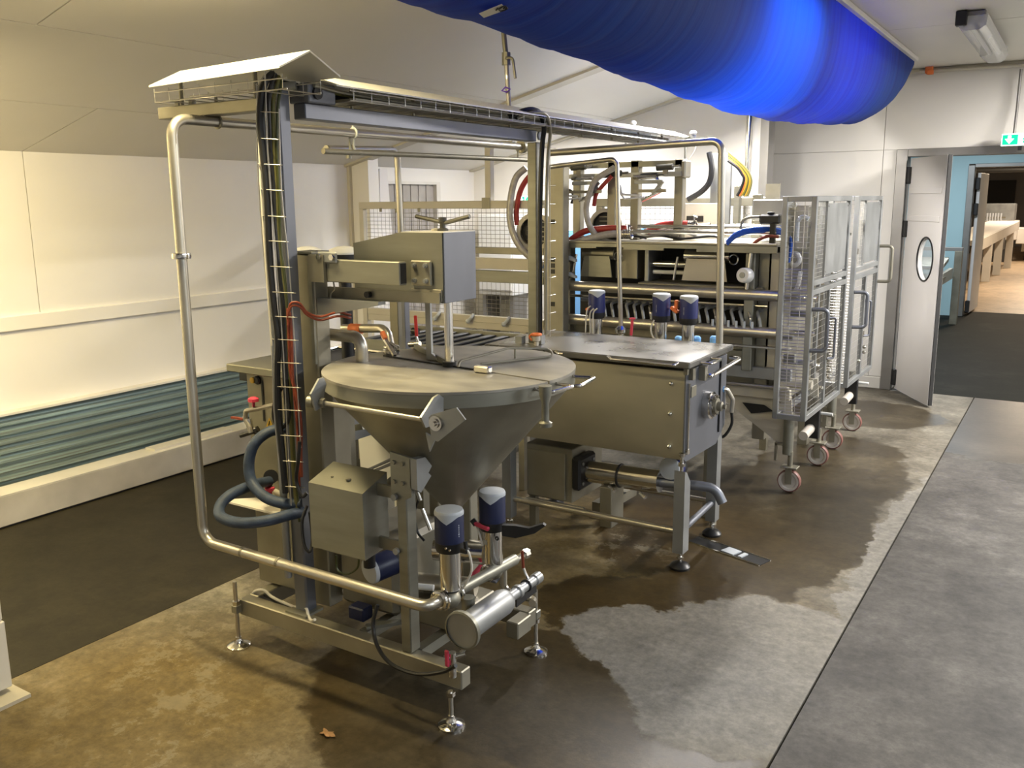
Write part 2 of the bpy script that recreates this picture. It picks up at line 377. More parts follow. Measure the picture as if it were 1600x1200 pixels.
ORG = {}
def org(o): return ORG.get(o.name, V((0, 0, 0))) if o else V((0, 0, 0))
def mesh_from(name, mb, material, o):
    me = bpy.data.meshes.new(name); me.from_pydata([p-o for p in mb.v], [], mb.f); me.update()
    me.materials.append(material)
    me.polygons.foreach_set('use_smooth', [True]*len(me.polygons)); me.set_sharp_from_angle(angle=radians(32))
    return me
def tag(o, label=None, cat=None, group=None, kind=None):
    if label: o['label'] = label
    if cat: o['category'] = cat
    if group: o['group'] = group
    if kind: o['kind'] = kind
    return o
def part(name, mb, material, parent, label=None, kind=None):
    o = org(parent); ob = bpy.data.objects.new(name, mesh_from(name, mb, M[material] if isinstance(material, str) else material, o))
    COL.objects.link(ob); ob.parent = parent; ORG[ob.name] = o
    return tag(ob, label, kind=kind)
def thing(name, label, cat, loc, group=None):
    ob = bpy.data.objects.new(name, None); COL.objects.link(ob); ob.location = loc; ob.empty_display_size = 0.1
    ORG[ob.name] = V(loc); return tag(ob, label, cat, group)
def solo(name, mb, material, label, cat, group=None, loc=None):
    if loc is None:
        n = len(mb.v); loc = V((sum(p.x for p in mb.v)/n, sum(p.y for p in mb.v)/n, min(p.z for p in mb.v)))
    loc = V(loc); ob = bpy.data.objects.new(name, mesh_from(name, mb, M[material] if isinstance(material, str) else material, loc))
    COL.objects.link(ob); ob.location = loc; ORG[ob.name] = loc
    return tag(ob, label, cat, group)
def struct(name, mb, material, label=None):
    ob = bpy.data.objects.new(name, mesh_from(name, mb, M[material] if isinstance(material, str) else material, V((0, 0, 0))))
    COL.objects.link(ob); return tag(ob, label, kind='structure')
def copy_tree(o, label=None, group=None, shift=(0, 0, 0), rotz=None, parent=None):
    c = o.copy(); COL.objects.link(c)
    if parent is None:
        c.location = o.location + V(shift)
        if rotz is not None: c.rotation_euler = (0, 0, rotz)
        if label: c['label'] = label
        if group: c['group'] = group
    else: c.parent = parent
    for ch in [x for x in bpy.data.objects if x.parent == o]: copy_tree(ch, parent=c)
    return c
def at(px, py, **k):
    """a point measured on the photograph, on a known plane x=, y= or z="""
    d = AR*((px-CX)/FPX) - AU*((py-CY)/FPX) + AF
    (a, v), = k.items(); i = 'xyz'.index(a); o = V((0, 0, EYE))
    return o + d*((v-o[i])/d[i])

# ================================================================ THE ROOM
XW, ZW, SL, ZC = -5.27, 2.114, 0.253, 2.927          # left wall, its height, pitch of the lean-to ceiling, flat ceiling
XR = XW + (ZC-ZW)/SL
def zs(x): return ZW + (x-XW)*SL
YF = 9.0
fl = struct('floor', MB().box(-5.6, 6.0, -3.3, YF+.1, -.2, -.03), 'dark_gap')
part('slab', MB().box(-5.45, -3.345, -3.2, YF, -.028, 0), 'slab_left', fl, 'darker damp screed slab')
part('slab', MB().box(-3.341, -.697, -3.2, YF, -.028, 0), 'slab_mid', fl, 'ochre stained wet concrete slab')
part('slab', MB().box(-.688, 5.9, -3.2, YF, -.028, 0), 'slab_right', fl, 'worn grey concrete slab')
part('slab', MB().box(-5.0, 4.0, YF+.003, 16.0, -.028, 0), 'slab_corridor', fl, 'wet dark corridor slab')
part('slab', MB().box(-9.0, 9.0, 16.004, 48, -.028, 0), 'slab_packing', fl, 'buff packing room slab')

wl = struct('wall_left', MB().box(XW-.14, XW-.02, -3.2, 7.64, 0, ZW-.004), 'white_paint')
for (y0, y1, z0, z1) in ((-3.2, 3.0, 1.17, ZW), (3.005, 5.79, 1.17, ZW), (-3.2, 1.2, .615, 1.078), (1.205, 5.79, .615, 1.078), (5.79, 6.20, 0, ZW-.003), (6.98, 7.64, 0, ZW-.003), (6.20, 6.98, 1.97, ZW-.003)):
    part('panel', MB().box(XW-.02, XW, y0, y1, z0, z1), 'panel', wl)
struct('trim_1', MB().box(XW-.01, XW+.022, -3.2, 5.79, 1.078, 1.17, .006), 'panel', 'white dado band along left wall')
# corrugated sheet under the panels
mb = MB(); nz = 96; z0, z1 = .17, .602; prof = []
for i in range(nz+1):
    z = z0+(z1-z0)*i/nz; prof.append((XW+.055+.017*max(-.7, min(.7, 1.3*cos(2*pi*(z-z0)/.054))), z))
ys = (-3.2, 5.78)
vs = [(x, y, z) for x, z in prof for y in ys]
mb.add(vs, [(2*i, 2*i+2, 2*i+3, 2*i+1) for i in range(nz)])
part('corrugated_sheet', mb, 'corr', wl, 'weathered blue corrugated sheet')
part('ledge', MB().box(XW-.01, XW+.085, -3.2, 5.78, .602, .615), 'white_paint', wl)
kb = struct('trim_2', MB().box(-5.185, -5.012, -3.2, 5.78, .012, .19, .004), 'kerb', 'low white kerb along the corrugated sheet')
part('kerb_base', MB().box(-5.18, -5.03, -3.2, 5.78, 0, .012), 'dark_gap', kb)
part('kerb_lit_top', MB().box(-5.184, -5.013, -3.2, 5.78, .19, .194), 'white_paint', kb)  # whiter sheet paints the lit look of the kerb top
part('kerb_board', MB().box(-5.15, -5.05, 3.55, 4.2, .194, .21), 'white_paint', kb)
# pier at the bay line and strip curtain door behind it
struct('wall_pier', MB().prism([(XW, 0), (-5.06, 0), (-5.06, zs(-5.06)), (XW, zs(XW))], (0, 5.92, 0), (1, 0, 0), (0, 0, 1), .13), 'panel')
part('pier_edge', MB().box(XW, XW+.03, 5.76, 5.789, 0, ZW), 'cream', wl, 'cream corner strip')
d2 = struct('door_2', MB().box(XW-.02, XW+.03, 6.15, 6.21, 0, 1.99), 'white_paint')
part('door_frame', MB().box(XW-.02, XW+.03, 6.97, 7.03, 0, 1.99).box(XW-.02, XW+.03, 6.21, 6.97, 1.965, 1.99), 'white_paint', d2)
part('leaf', MB().prism([(-.10, 0), (.16, 0), (.05, 2.09), (-.03, 2.09)], (XW+.06, 6.12, 0), (.25, 1, 0), (0, 0, 1), .035), 'door', d2, 'narrow tapered white panel beside opening')  # plain tapered white panel for the pale wedge at this spot
for i in range(13):
    y = 6.215+i*.058
    part('curtain_strip', MB().box(XW-.018+.007*(i % 2), XW-.012+.007*(i % 2), y, y+.064, .03, 1.965), 'strip', d2)

# lean-to ceiling in panels, flat ceiling in panels
cl = struct('ceiling', MB().quad((XW-.2, -3.2, zs(XW-.2)+.03), (XW-.2, YF, zs(XW-.2)+.03), (XR, YF, ZC+.03), (XR, -3.2, ZC+.03)).quad((XR, -3.2, ZC+.03), (XR, YF, ZC+.03), (6.0, YF, ZC+.03), (6.0, -3.2, ZC+.03)), 'dark_gap')
def slope_panel(x0, x1, y0, y1):
    return MB().add([(x0, y0, zs(x0)), (x1, y0, zs(x1)), (x1, y1, zs(x1)), (x0, y1, zs(x0)), (x0, y0, zs(x0)+.02), (x1, y0, zs(x1)+.02), (x1, y1, zs(x1)+.02), (x0, y1, zs(x0)+.02)],
                    [(0, 3, 2, 1), (4, 5, 6, 7), (0, 1, 5, 4), (1, 2, 6, 5), (2, 3, 7, 6), (3, 0, 4, 7)])
gp = .0035
for x0, x1, ysx in ((XW-.12, -4.5, (-3.2, 3.0, 5.79, 7.64)), (-4.5, -3.66, (-3.2, .6, 5.79, 7.64)), (-3.66, XR, (-3.2, 2.2, 5.79, YF))):
    for y0, y1 in zip(ysx, ysx[1:]): part('panel', slope_panel(x0+gp, x1-gp, y0+gp, y1-gp), 'ceil', cl)
for x0, x1 in ((XR, -.1), (-.1, 3.0), (3.0, 5.9)):
    for y0, y1 in ((-3.2, .6), (.6, 3.7), (3.7, 6.85), (6.85, YF)):
        part('panel', MB().box(x0+gp, x1-gp, y0+gp, y1-gp, ZC, ZC+.02), 'ceil', cl)
def slope_strip(y0, y1, x0, x1, t=.018):
    return MB().add([(x0, y0, zs(x0)-t), (x1, y0, zs(x1)-t), (x1, y1, zs(x1)-t), (x0, y1, zs(x0)-t), (x0, y0, zs(x0)+.004), (x1, y0, zs(x1)+.004), (x1, y1, zs(x1)+.004), (x0, y1, zs(x0)+.004)],
                    [(0, 3, 2, 1), (4, 5, 6, 7), (0, 1, 5, 4), (1, 2, 6, 5), (2, 3, 7, 6), (3, 0, 4, 7)])
struct('trim_3', slope_strip(5.73, 5.85, XW, XR-.02), 'cream', 'cream joint strip across sloped ceiling')
struct('trim_4', slope_strip(7.56, 7.638, XW, -2.3), 'cream', 'cream cove strip at end wall')
# end wall of the left bay and the far wall with the door
struct('wall_end', MB().prism([(XW-.14, 0), (-2.33, 0), (-2.33, zs(-2.33)), (XW-.14, zs(XW-.14))], (0, 7.78, 0), (1, 0, 0), (0, 0, 1), .14), 'panel')
struct('trim_5', MB().box(-2.345, -2.275, 7.62, 7.79, 0, zs(-2.3)), 'frame', 'grey corner post of end wall')
wf = struct('wall_far', MB().box(-2.9, 6.0, YF+.02, YF+.14, 2.235, 3.0).box(-2.9, -1.5, YF+.02, YF+.14, 0, 2.235).box(.95, 6.0, YF+.02, YF+.14, 0, 2.235), 'panel')
for x0, x1 in ((-2.9, -1.62), (-1.615, -.4), (-.395, .9), (.905, 5.9)):
    part('panel', MB().box(x0, x1, YF, YF+.02, 2.235, ZC), 'panel', wf)
part('panel', MB().box(-2.9, -1.62, YF, YF+.02, .12, 2.232), 'panel', wf); part('panel', MB().box(-1.615, -1.5, YF, YF+.02, .12, 2.232), 'panel', wf)
struct('baseboard_far', MB().box(-2.9, -1.5, YF-.02, YF+.02, 0, .115, .006), 'white_paint')
struct('trim_6', MB().box(-2.0, 5.9, YF-.05, YF, ZC-.045, ZC, .01), 'cream', 'cream cove along far wall')
struct('wall_right', MB().box(5.9, 6.0, -3.2, YF, 0, ZC), 'panel')
struct('wall_back', MB().box(-5.6, 6.0, -3.3, -3.2, 0, 3.0), 'panel')
# partition stub beside the camera, bottom left
wp = struct('wall_partition', MB().box(-3.345, -3.235, -3.2, 1.565, .03, 2.6), 'white_paint')
part('panel', MB().box(-3.35, -3.222, -3.2, 1.575, .035, .298, .004), 'white_paint', wp); part('panel', MB().box(-3.347, -3.226, -3.2, 1.571, .302, 2.6, .004), 'white_paint', wp)
part('foot_plate', MB().box(-3.38, -3.15, -3.2, 1.60, 0, .014), 'cream', wp)
# door 1
d1 = struct('door_1', MB().box(-1.50, -1.405, YF-.03, YF+.17, 0, 2.235, .005).box(-1.405, .95, YF-.03, YF+.17, 2.165, 2.235, .005).box(.86, .95, YF-.03, YF+.17, 0, 2.165, .005), 'frame')
hx, hy = -1.375, 8.985; ex, ey = -1.0, 8.355
dv = V((ex-hx, ey-hy, 0)); LW = dv.length; dv.normalize(); dn = V((0, 0, 1)).cross(dv)
ew, cw, wa, wb = LW*.62, 1.27, .16, .19
ell = [(ew+wa*cos(2*pi*i/32), cw+wb*sin(2*pi*i/32)) for i in range(32)]
lm = MB(); Z0, Z1 = .02, 2.15
# leaf with an oval opening
def leaf_face(off, flip):
    vs = [V((hx, hy, 0))+dv*a+V((0, 0, b))+dn*off for a, b in ell]
    corners = []
    for i in range(32):
        a, b = cos(2*pi*i/32), sin(2*pi*i/32)
        t = 1/max(abs(a), abs(b)); u, v = a*t, b*t
        corners.append(V((hx, hy, 0))+dv*(LW*(u+1)/2)+V((0, 0, Z0+(Z1-Z0)*(v+1)/2))+dn*off)
    fs = [(i, (i+1) % 32, 32+(i+1) % 32, 32+i) for i in range(32)]
    lm.add(vs+corners, [f[::-1] if flip else f for f in fs])
leaf_face(0, True); leaf_face(.042, False)
lm.add([V((hx, hy, 0))+dv*a+V((0, 0, b))+dn*o for o in (0, .042) for a, b in ell], [(i, (i+1) % 32, 32+(i+1) % 32, 32+i) for i in range(32)])
def dpt(a, z, o=0): return V((hx, hy, 0))+dv*a+dn*o+V((0, 0, z))
lm.add([dpt(a, z, o) for o in (0, .042) for a, z in ((0, Z0), (LW, Z0), (LW, Z1), (0, Z1))], [(0, 1, 5, 4), (1, 2, 6, 5), (2, 3, 7, 6), (3, 0, 4, 7)])
lf = part('leaf', lm, 'door', d1, 'white swing door leaf standing open')
Rd = Matrix((dv, dn, V((0, 0, 1)))).transposed()
part('window_pane', MB().prism([(a, b) for a, b in ell], dpt(0, 0, .018), dv, (0, 0, 1), -.006), 'glass', lf)
part('window_rim', MB().tube([dpt(a, b, -.002) for a, b in ell], .008, n=6, closed=True), 'black', lf)
for zc, hh in ((1.86, .05), (1.62, .05)):
    part('bolt_rail', MB().obox(dpt(LW*.5, zc, -.004), (LW*.86, .006, hh), Rd, .002), 'door', lf)
for zc in (2.0, 1.52, .13):
    part('hinge', MB().obox(dpt(-.005, zc, .0), (.075, .06, .15), Rd, .008), 'rubber', d1, 'dark hinge block')
part('edge_seal', MB().obox(dpt(LW+.006, (Z0+Z1)/2, .021), (.012, .03, Z1-Z0), Rd), 'rubber', lf)
# corridor beyond
struct('wall_corridor_left', MB().box(-3.3, -3.2, YF+.14, 15.3, 0, 2.9), 'teal')
struct('wall_corridor_right', MB().box(3.2, 3.3, YF+.14, 15.3, 0, 2.9), 'teal')
struct('wall_corridor_end', MB().box(-3.3, -1.53, 15.3, 15.42, 0, 2.9).box(-1.53, 1.4, 15.3, 15.42, 2.29, 2.9).box(1.4, 3.3, 15.3, 15.42, 0, 2.9), 'teal')
struct('ceiling_corridor', MB().box(-3.3, 3.3, YF+.14, 15.42, 2.9, 3.0), 'ceil')
d3 = struct('door_3', MB().box(-1.53, -1.44, 15.25, 15.45, 0, 2.27, .005).box(-1.44, 1.4, 15.25, 15.45, 2.235, 2.29, .005), 'frame')
lf3 = part('leaf', MB().obox((-1.375, 15.92, 1.10), (.045, .92, 2.12), Matrix.Rotation(radians(-2), 3, 'Z'), .004), 'door', d3, 'white door leaf seen edge on')
for zc in (2.0, 1.62, .14): part('hinge', MB().box(-1.43, -1.37, 15.38, 15.46, zc-.09, zc+.09, .008), 'rubber', d3)
# packing room beyond the corridor
struct('wall_packing_far', MB().box(-9, 9, 38, 38.2, 0, 4), 'packwall')
struct('ceiling_packing', MB().box(-9, 9, 15.42, 38, 3.75, 3.85), 'ceil')
struct('wall_packing_near', MB().box(-9, -3.3, 15.3, 15.42, 0, 3.8).box(3.3, 9, 15.3, 15.42, 0, 3.8).box(-3.3, 3.3, 15.31, 15.42, 2.9, 3.8), 'cream')

# ================================================================ FIXTURES OF THE ROOM
# fabric air duct: half-round sock hung under the flat ceiling
def duct_mat():
    m = bpy.data.materials.new('blue_fabric'); m.use_nodes = True; nt = m.node_tree; b = nt.nodes['Principled BSDF']
    tc = nt.nodes.new('ShaderNodeTexCoord'); mp = nt.nodes.new('ShaderNodeMapping'); mp.inputs['Scale'].default_value = (0.8, 16, 0.8)
    nt.links.new(tc.outputs['Object'], mp.inputs[0])
    n = nt.nodes.new('ShaderNodeTexNoise'); n.inputs['Scale'].default_value = 1.0; n.inputs['Detail'].default_value = 7
    nt.links.new(mp.outputs[0], n.inputs['Vector'])
    r = nt.nodes.new('ShaderNodeValToRGB'); r.color_ramp.elements[0].position = .3; r.color_ramp.elements[1].position = .75
    r.color_ramp.elements[0].color = (0.003, 0.022, 0.085, 1); r.color_ramp.elements[1].color = (0.010, 0.072, 0.26, 1)
    nt.links.new(n.outputs[0], r.inputs[0]); nt.links.new(r.outputs[0], b.inputs['Base Color']); b.inputs['Roughness'].default_value = .75
    bp = nt.nodes.new('ShaderNodeBump'); bp.inputs['Strength'].default_value = .35; bp.inputs['Distance'].default_value = .02
    nt.links.new(n.outputs[0], bp.inputs['Height']); nt.links.new(bp.outputs[0], b.inputs['Normal'])
    tr = nt.nodes.new('ShaderNodeBsdfTranslucent'); tr.inputs[0].default_value = (0.0, 0.075, 0.9, 1)
    mx = nt.nodes.new('ShaderNodeMixShader'); mx.inputs[0].default_value = 0.30
    nt.links.new(b.outputs[0], mx.inputs[1]); nt.links.new(tr.outputs[0], mx.inputs[2])
    nt.links.new(mx.outputs[0], nt.nodes['Material Output'].inputs[0]); return m
M['duct'] = duct_mat()
xa, xb = -1.98, -1.29; xm = (xa+xb)/2
SAG = [(-3, .50), (1, .52), (2, .53), (3, .555), (4, .60), (5, .635), (6, .615), (7, .56), (7.4, .52)]
def sag(y):
    if y >= 7.4:
        t = min(1, (y-7.4)/.85); return .52*sqrt(max(0, 1-t*t))+.004
    for (a, p), (b, q) in zip(SAG, SAG[1:]):
        if y <= b: return p+(q-p)*(y-a)/(b-a)
mb = MB(); ny, nx = 120, 26; Y0, Y1 = -2.6, 8.23
for i in range(ny+1):
    y = Y0+(Y1-Y0)*i/ny
    for j in range(nx+1):
        a = pi*j/nx; rx = (xb-xa)/2
        wr = .006*sin(y*9+1.5*sin(j*.6))+.004*sin(y*23+j*.25)
        if 7.0 < y: wr += .007*sin(y*38+j*.15)
        mb.v.append(V((xm-rx*cos(a)*(1+.04*sin(a)), y, ZC-.03-(sag(y)+wr)*max(0.0, sin(a))**.7)))
for i in range(ny):
    for j in range(nx): mb.f.append((i*(nx+1)+j, i*(nx+1)+j+1, (i+1)*(nx+1)+j+1, (i+1)*(nx+1)+j))
dk = thing('fabric_air_duct', 'blue fabric air duct slung under the ceiling, glowing where light shines through', 'air duct', (xm, 3, 2.3))
part('sock', mb, 'duct', dk)
part('glow_baffle', MB().prism([(-.33*cos(pi*j/16), -.56*max(0.0, sin(pi*j/16))**.7) for j in range(17)], (xm, 5.34, ZC-.03), (1, 0, 0), (0, 0, 1), -.006), 'black', dk)  # unseen black baffle added inside the duct to cut the glow off sharply
part('rail', MB().box(xb-.01, xb+.03, Y0, Y1, ZC-.035, ZC-.003, .004), 'panel', dk); part('rail', MB().box(xa-.03, xa+.01, Y0, Y1, ZC-.035, ZC-.003, .004), 'panel', dk)
# tag with the mark on the near flank of the duct
tg = MB(); T0 = at(786, 14, x=-1.97); 
def duct_pt(y, a, off=.004):
    rx = (xb-xa)/2; n = V((-cos(a), 0, -sin(a)*1.2)).normalized()
    return V((xm-rx*cos(a)*(1+.04*sin(a)), y, ZC-.03-sag(y)*max(0.0, sin(a))**.7))+n*(off+.012)
def best(px, py):
    def err(y, a):
        p = duct_pt(y, a); d = p-V((0, 0, EYE)); z = d.dot(AF)
        return (CX+FPX*d.dot(AR)/z-px)**2+(CY-FPX*d.dot(AU)/z-py)**2
    g = min((err(1.6+i*.03, .95+j*.05), 1.6+i*.03, .95+j*.05) for i in range(70) for j in range(26))
    for st in (.015, .006, .002, .0008):
        y0, a0 = g[1], g[2]
        g = min((err(y0+i*st, a0+j*st), y0+i*st, a0+j*st) for i in range(-3, 4) for j in range(-3, 4))
    return g[1], g[2]
rows = []
for k in range(6):
    t = k/5; rows.append([duct_pt(*best(748+(784-748)*t, 21+(6-21)*t)), duct_pt(*best(756+(792-756)*t, 28+(15-28)*t))])
q = [p for r_ in rows for p in r_]
part('tag_strip', MB().add(q, [(2*i, 2*i+1, 2*i+3, 2*i+2) for i in range(5)]), 'label', dk, 'white tag with black figures')
run = (rows[5][0]-rows[2][0]).normalized(); wv = (rows[4][0]-rows[4][1]); wd = wv; hgt_ = wv.length; wv.normalize()
nn = run.cross(wv).normalized()
if nn.dot(V((0, 0, EYE))-rows[4][0]) < 0: nn = -nn
def glyph(strokes, o, u, v, size, r, name, material, parent):
    m_ = MB()
    for s in strokes: m_.tube([o+u*(a*size)+v*(b*size) for a, b in s], r, n=5)
    return part(name, m_, material, parent)
GL = {'1': [[(.2, .75), (.5, 1), (.5, 0)]], '3': [[(.1, .9), (.5, 1), (.8, .8), (.7, .58), (.4, .52)], [(.4, .52), (.8, .4), (.8, .15), (.45, 0), (.05, .1)]]}
for k, ch in enumerate('13'):
    glyph(GL[ch], rows[3][1]+(rows[4][1]-rows[3][1])*(k*1.0-.1)+wv*hgt_*.22+nn*.004, run, wv, hgt_*.55, .0025, 'tag_figure', 'ink', dk)

# ceiling batten with a clear cover, switched off
bt = thing('ceiling_batten', 'unlit clear covered batten light under the flat ceiling by the far wall', 'light', (-.69, 7.2, 2.83))
part('tray', MB().box(-.76, -.62, 6.42, 8.02, ZC-.035, ZC-.004, .006), 'frame', bt)
part('diffuser', MB().prism([(-.085, 0), (-.075, -.06), (-.04, -.085), (.04, -.085), (.075, -.06), (.085, 0)], (-.69, 8.04, ZC-.036), (1, 0, 0), (0, 0, 1), 1.64), 'diffuser', bt)
for x in (-.72, -.66): part('tube', MB().cyl((x, 6.5, ZC-.06), (x, 7.96, ZC-.06), .013, n=10), 'white_plastic', bt)
part('end_clip', MB().box(-.785, -.72, 6.38, 6.44, ZC-.09, ZC-.004, .004), 'black', bt); part('end_clip', MB().box(-.785, -.74, 7.9, 7.96, ZC-.08, ZC-.004, .004), 'frame', bt)
# conduit along the far wall, with an orange clip
cn = MB(); c0 = at(1437, 112, y=8.93); c1 = at(1596, 104, y=8.93)
solo('wall_conduit', MB().cyl(c0, c1+V((.8, 0, 0)), .014), 'cream', 'cream conduit running along the far wall under the ceiling', 'pipe')
c2 = at(1452, 106, y=8.9)
solo('pipe_bracket', MB().box(c2.x-.03, c2.x+.03, 8.88, 8.94, c2.z-.05, c2.z+.06, .006).box(c2.x-.01, c2.x+.04, 8.86, 8.90, c2.z-.06, c2.z-.02, .004), 'orange', 'small faded orange bracket on the wall conduit', 'bracket')
solo('wall_conduit', MB().tube([(c1.x, 8.93, c1.z-.02), (-.565, 8.93, 2.6), (-.565, 8.86, 2.30)], .012, .05), 'frame', 'thin grey conduit dropping to the exit sign over the door', 'pipe')
# emergency exit signs
ARROW = [(-.5, .12), (-.18, .12), (-.18, .5), (.18, .5), (.18, .12), (.5, .12), (0, -.5)]
def exit_sign(label, o, wdt, hgt, figure=True):
    s = thing('exit_sign', label, 'sign', o, 'green exit signs')
    x, y, z = o
    part('housing', MB().box(x, x+wdt, y, y+.05, z, z+hgt, .005), 'white_plastic', s)
    part('light_panel', MB().box(x+.004, x+wdt-.004, y-.004, y-.0005, z+.004, z+hgt-.004), 'sign_white', s)
    part('green_panel', MB().box(x+.012, x+wdt*.42, y-.007, y-.0045, z+.012, z+hgt-.012), 'sign_green', s)
    cx_, cz_, sz = x+.012+(wdt*.42-.012)*.45, z+hgt*.5, hgt*.66
    part('arrow', MB().prism([(a*sz, b*sz) for a, b in ARROW], (cx_, y-.0075, cz_), (1, 0, 0), (0, 0, 1), .002), 'sign_white', s, 'white down arrow')
    g = MB()
    gx, gz, k = x+wdt*.62, z+hgt*.5, hgt*.34
    for pl in ([(-.1, .35), (0, -.1), (-.35, -.3), (-.5, -.8)], [(0, -.1), (.3, -.45), (.25, -.9)], [(-.1, .35), (-.5, .2), (-.55, -.1)], [(-.1, .35), (.3, .15), (.5, .3)]):
        g.tube([(gx+a*k, y-.006, gz+b*k) for a, b in pl], .006, n=5)
    g.cyl((gx+.02*0, y-.0065, gz+.62*k), (gx, y-.0045, gz+.62*k), .009, n=10)
    g.box(gx+.075, gx+.085, y-.007, y-.0045, gz-k, gz+k).box(gx+.115, gx+.125, y-.007, y-.0045, gz-k, gz+k).box(gx+.075, gx+.125, y-.007, y-.0045, gz+k*.85, gz+k)
    part('running_figure', g, 'sign_green', s, 'green figure beside a doorway')
    return s
s0 = at(1563, 229, y=8.82); exit_sign('lit green exit sign with white down arrow over the far doorway', (s0.x, 8.82, s0.z), .30, .105)
part('hanger', MB().box(s0.x+.13, s0.x+.16, 8.83, 8.86, s0.z-.035, s0.z-.0005, .002), 'black', bpy.data.objects['exit_sign'])
s1 = at(808, 318, y=7.55); exit_sign('lit green exit sign low on the end wall behind the guard mesh', (s1.x, 7.575, s1.z), .17, .075)
# service drop with a valve, hanging from the slope
vt = at(781, 40, y=3.9); vm = at(791, 92, y=3.9); vb = at(796, 180, y=3.9)
hv = thing('hanging_valve_drop', 'thin hose and lever valve hanging from the sloped ceiling beside the blue duct', 'valve', vb)
part('pipe', MB().cyl(V((vt.x, 3.9, zs(vt.x)+.01)), vm, .013).cyl(vm+V((0, 0, .03)), vm-V((0, 0, .03)), .022, n=8), 'steel_dark', hv)
part('lever', MB().tube([vm+V((.01, -.02, 0)), vm+V((.05, -.02, .0)), vm+V((.065, -.02, -.10))], .007, .02), 'steel_dark', hv)
part('hose', MB().tube([vm, at(793, 130, y=3.9), vb], .012), 'clear', hv)
rg = at(790, 140, y=3.88)
part('tie', MB().tube([rg+V((-.022, 0, -.004)), rg+V((0, 0, .012)), rg+V((.028, 0, .0)), rg+V((.005, 0, -.012))], .004, closed=True), mat('violet_tie', (.16, .05, .55), .5), hv, 'violet tie')
# riser pipe on the end wall
rp = at(1168, 240, y=7.55)
solo('riser_pipe', MB().cyl((rp.x, 7.56, .9), (rp.x, 7.56, zs(rp.x)), .024), 'chrome', 'bright steel riser pipe against the end wall post', 'pipe')
# rusty leaf lying on the floor
lfp = at(512, 1147, z=0.004)
solo('dry_leaf', MB().add([lfp+V((.028*cos(a)*(1+.3*cos(5*a)), .016*sin(a)*(1+.3*cos(5*a)), .004+.004*sin(3*a))) for a in [2*pi*i/20 for i in range(20)]]+[lfp+V((0, 0, .008))], [(i, (i+1) % 20, 20) for i in range(20)]), 'leaf', 'dry brown leaf lying on the ochre floor in front of the skid', 'leaf')

# ================================================================ HOPPER UNIT ON ITS SKID
def foot(parent, x, y, ztop, disc=.048, mat_='chrome', nutz=None, dark=False, domed=.03):
    f = part('foot', MB().lathe([(0, 0), (disc, 0), (disc, .007), (disc*.8, .013), (disc*.42, .019), (disc*.28, domed), (.012, domed+.012), (0, domed+.012)], (x, y, 0), n=24), mat_, parent, 'black rubber foot' if dark else None)
    part('rod', MB().cyl((x, y, domed), (x, y, ztop), .0085, n=10), 'tube', f)
    if nutz: part('nut', MB().cyl((x, y, nutz), (x, y, nutz+.016), .016, n=6), 'chrome', f)
    return f
sk = thing('hopper_skid', 'welded steel skid on levelling feet carrying the conical hopper', 'frame', (-2.23, 2.57, 0))
part('front_beam', MB().box(-2.79, -1.665, 2.29, 2.345, .135, .205, .004), 'steel_dark', sk)
part('rear_beam', MB().box(-2.79, -1.70, 2.80, 2.855, .135, .205, .004), 'steel_dark', sk)
part('side_beam', MB().box(-2.79, -2.735, 2.346, 2.80, .135, .205, .004), 'steel_dark', sk)
part('side_stub', MB().box(-1.745, -1.69, 2.70, 2.80, .135, .203, .004), 'steel_dark', sk)
part('cross_member', MB().box(-2.18, -2.14, 2.346, 2.80, .165, .205), 'steel', sk)
part('cross_member', MB().box(-1.92, -1.88, 2.346, 2.80, .165, .205), 'steel', sk)
part('cross_member', MB().bar((-2.16, 2.36, .215), (-1.80, 2.79, .215), .03, .012), 'steel', sk)
foot(sk, -2.79, 2.275, .285, nutz=.185); foot(sk, -1.70, 2.272, .135, nutz=.115); foot(sk, -1.715, 2.875, .27, nutz=.13); foot(sk, -2.79, 2.87, .27, nutz=.13)
for x, y in ((-2.79, 2.275), (-1.715, 2.875), (-2.79, 2.87)): part('lug', MB().box(x-.016, x+.016, 2.26 if y < 2.5 else 2.855, 2.29 if y < 2.5 else 2.89, .15, .185, .003), 'steel', sk)
# upright that carries the cone, with clevis plate
up = part('upright', MB().box(-1.938, -1.893, 2.30, 2.355, .205, .80, .004), 'steel', sk)
part('bracket_plate', MB().prism([(-.055, .0), (.0, -.02), (.035, .0), (.035, .14), (-.055, .15)], (-1.905, 2.30, .80), (1, 0, 0), (0, 0, 1), -.012), 'steel', sk)
for a in (-1.943, -1.905):
    for z in (.845, .915): part('bolt', MB().hexbolt((a, 2.299, z), (0, -1, 0), .008, .007), 'steel_dark', sk)
part('clevis', MB().prism([(0, 0), (.02, -.015), (.08, .03), (.065, .045), (.085, .065), (.05, .105), (0, .11)], (-1.873, 2.30, .83), (0, 1, 0), (0, 0, 1), .03), 'steel_grey', sk)
part('upright', MB().box(-2.02, -1.975, 2.80, 2.855, .205, .95, .004), 'steel_dark', sk)
part('upright', MB().box(-2.20, -2.15, 2.82, 2.87, .205, 1.02, .004), 'steel_dark', sk)

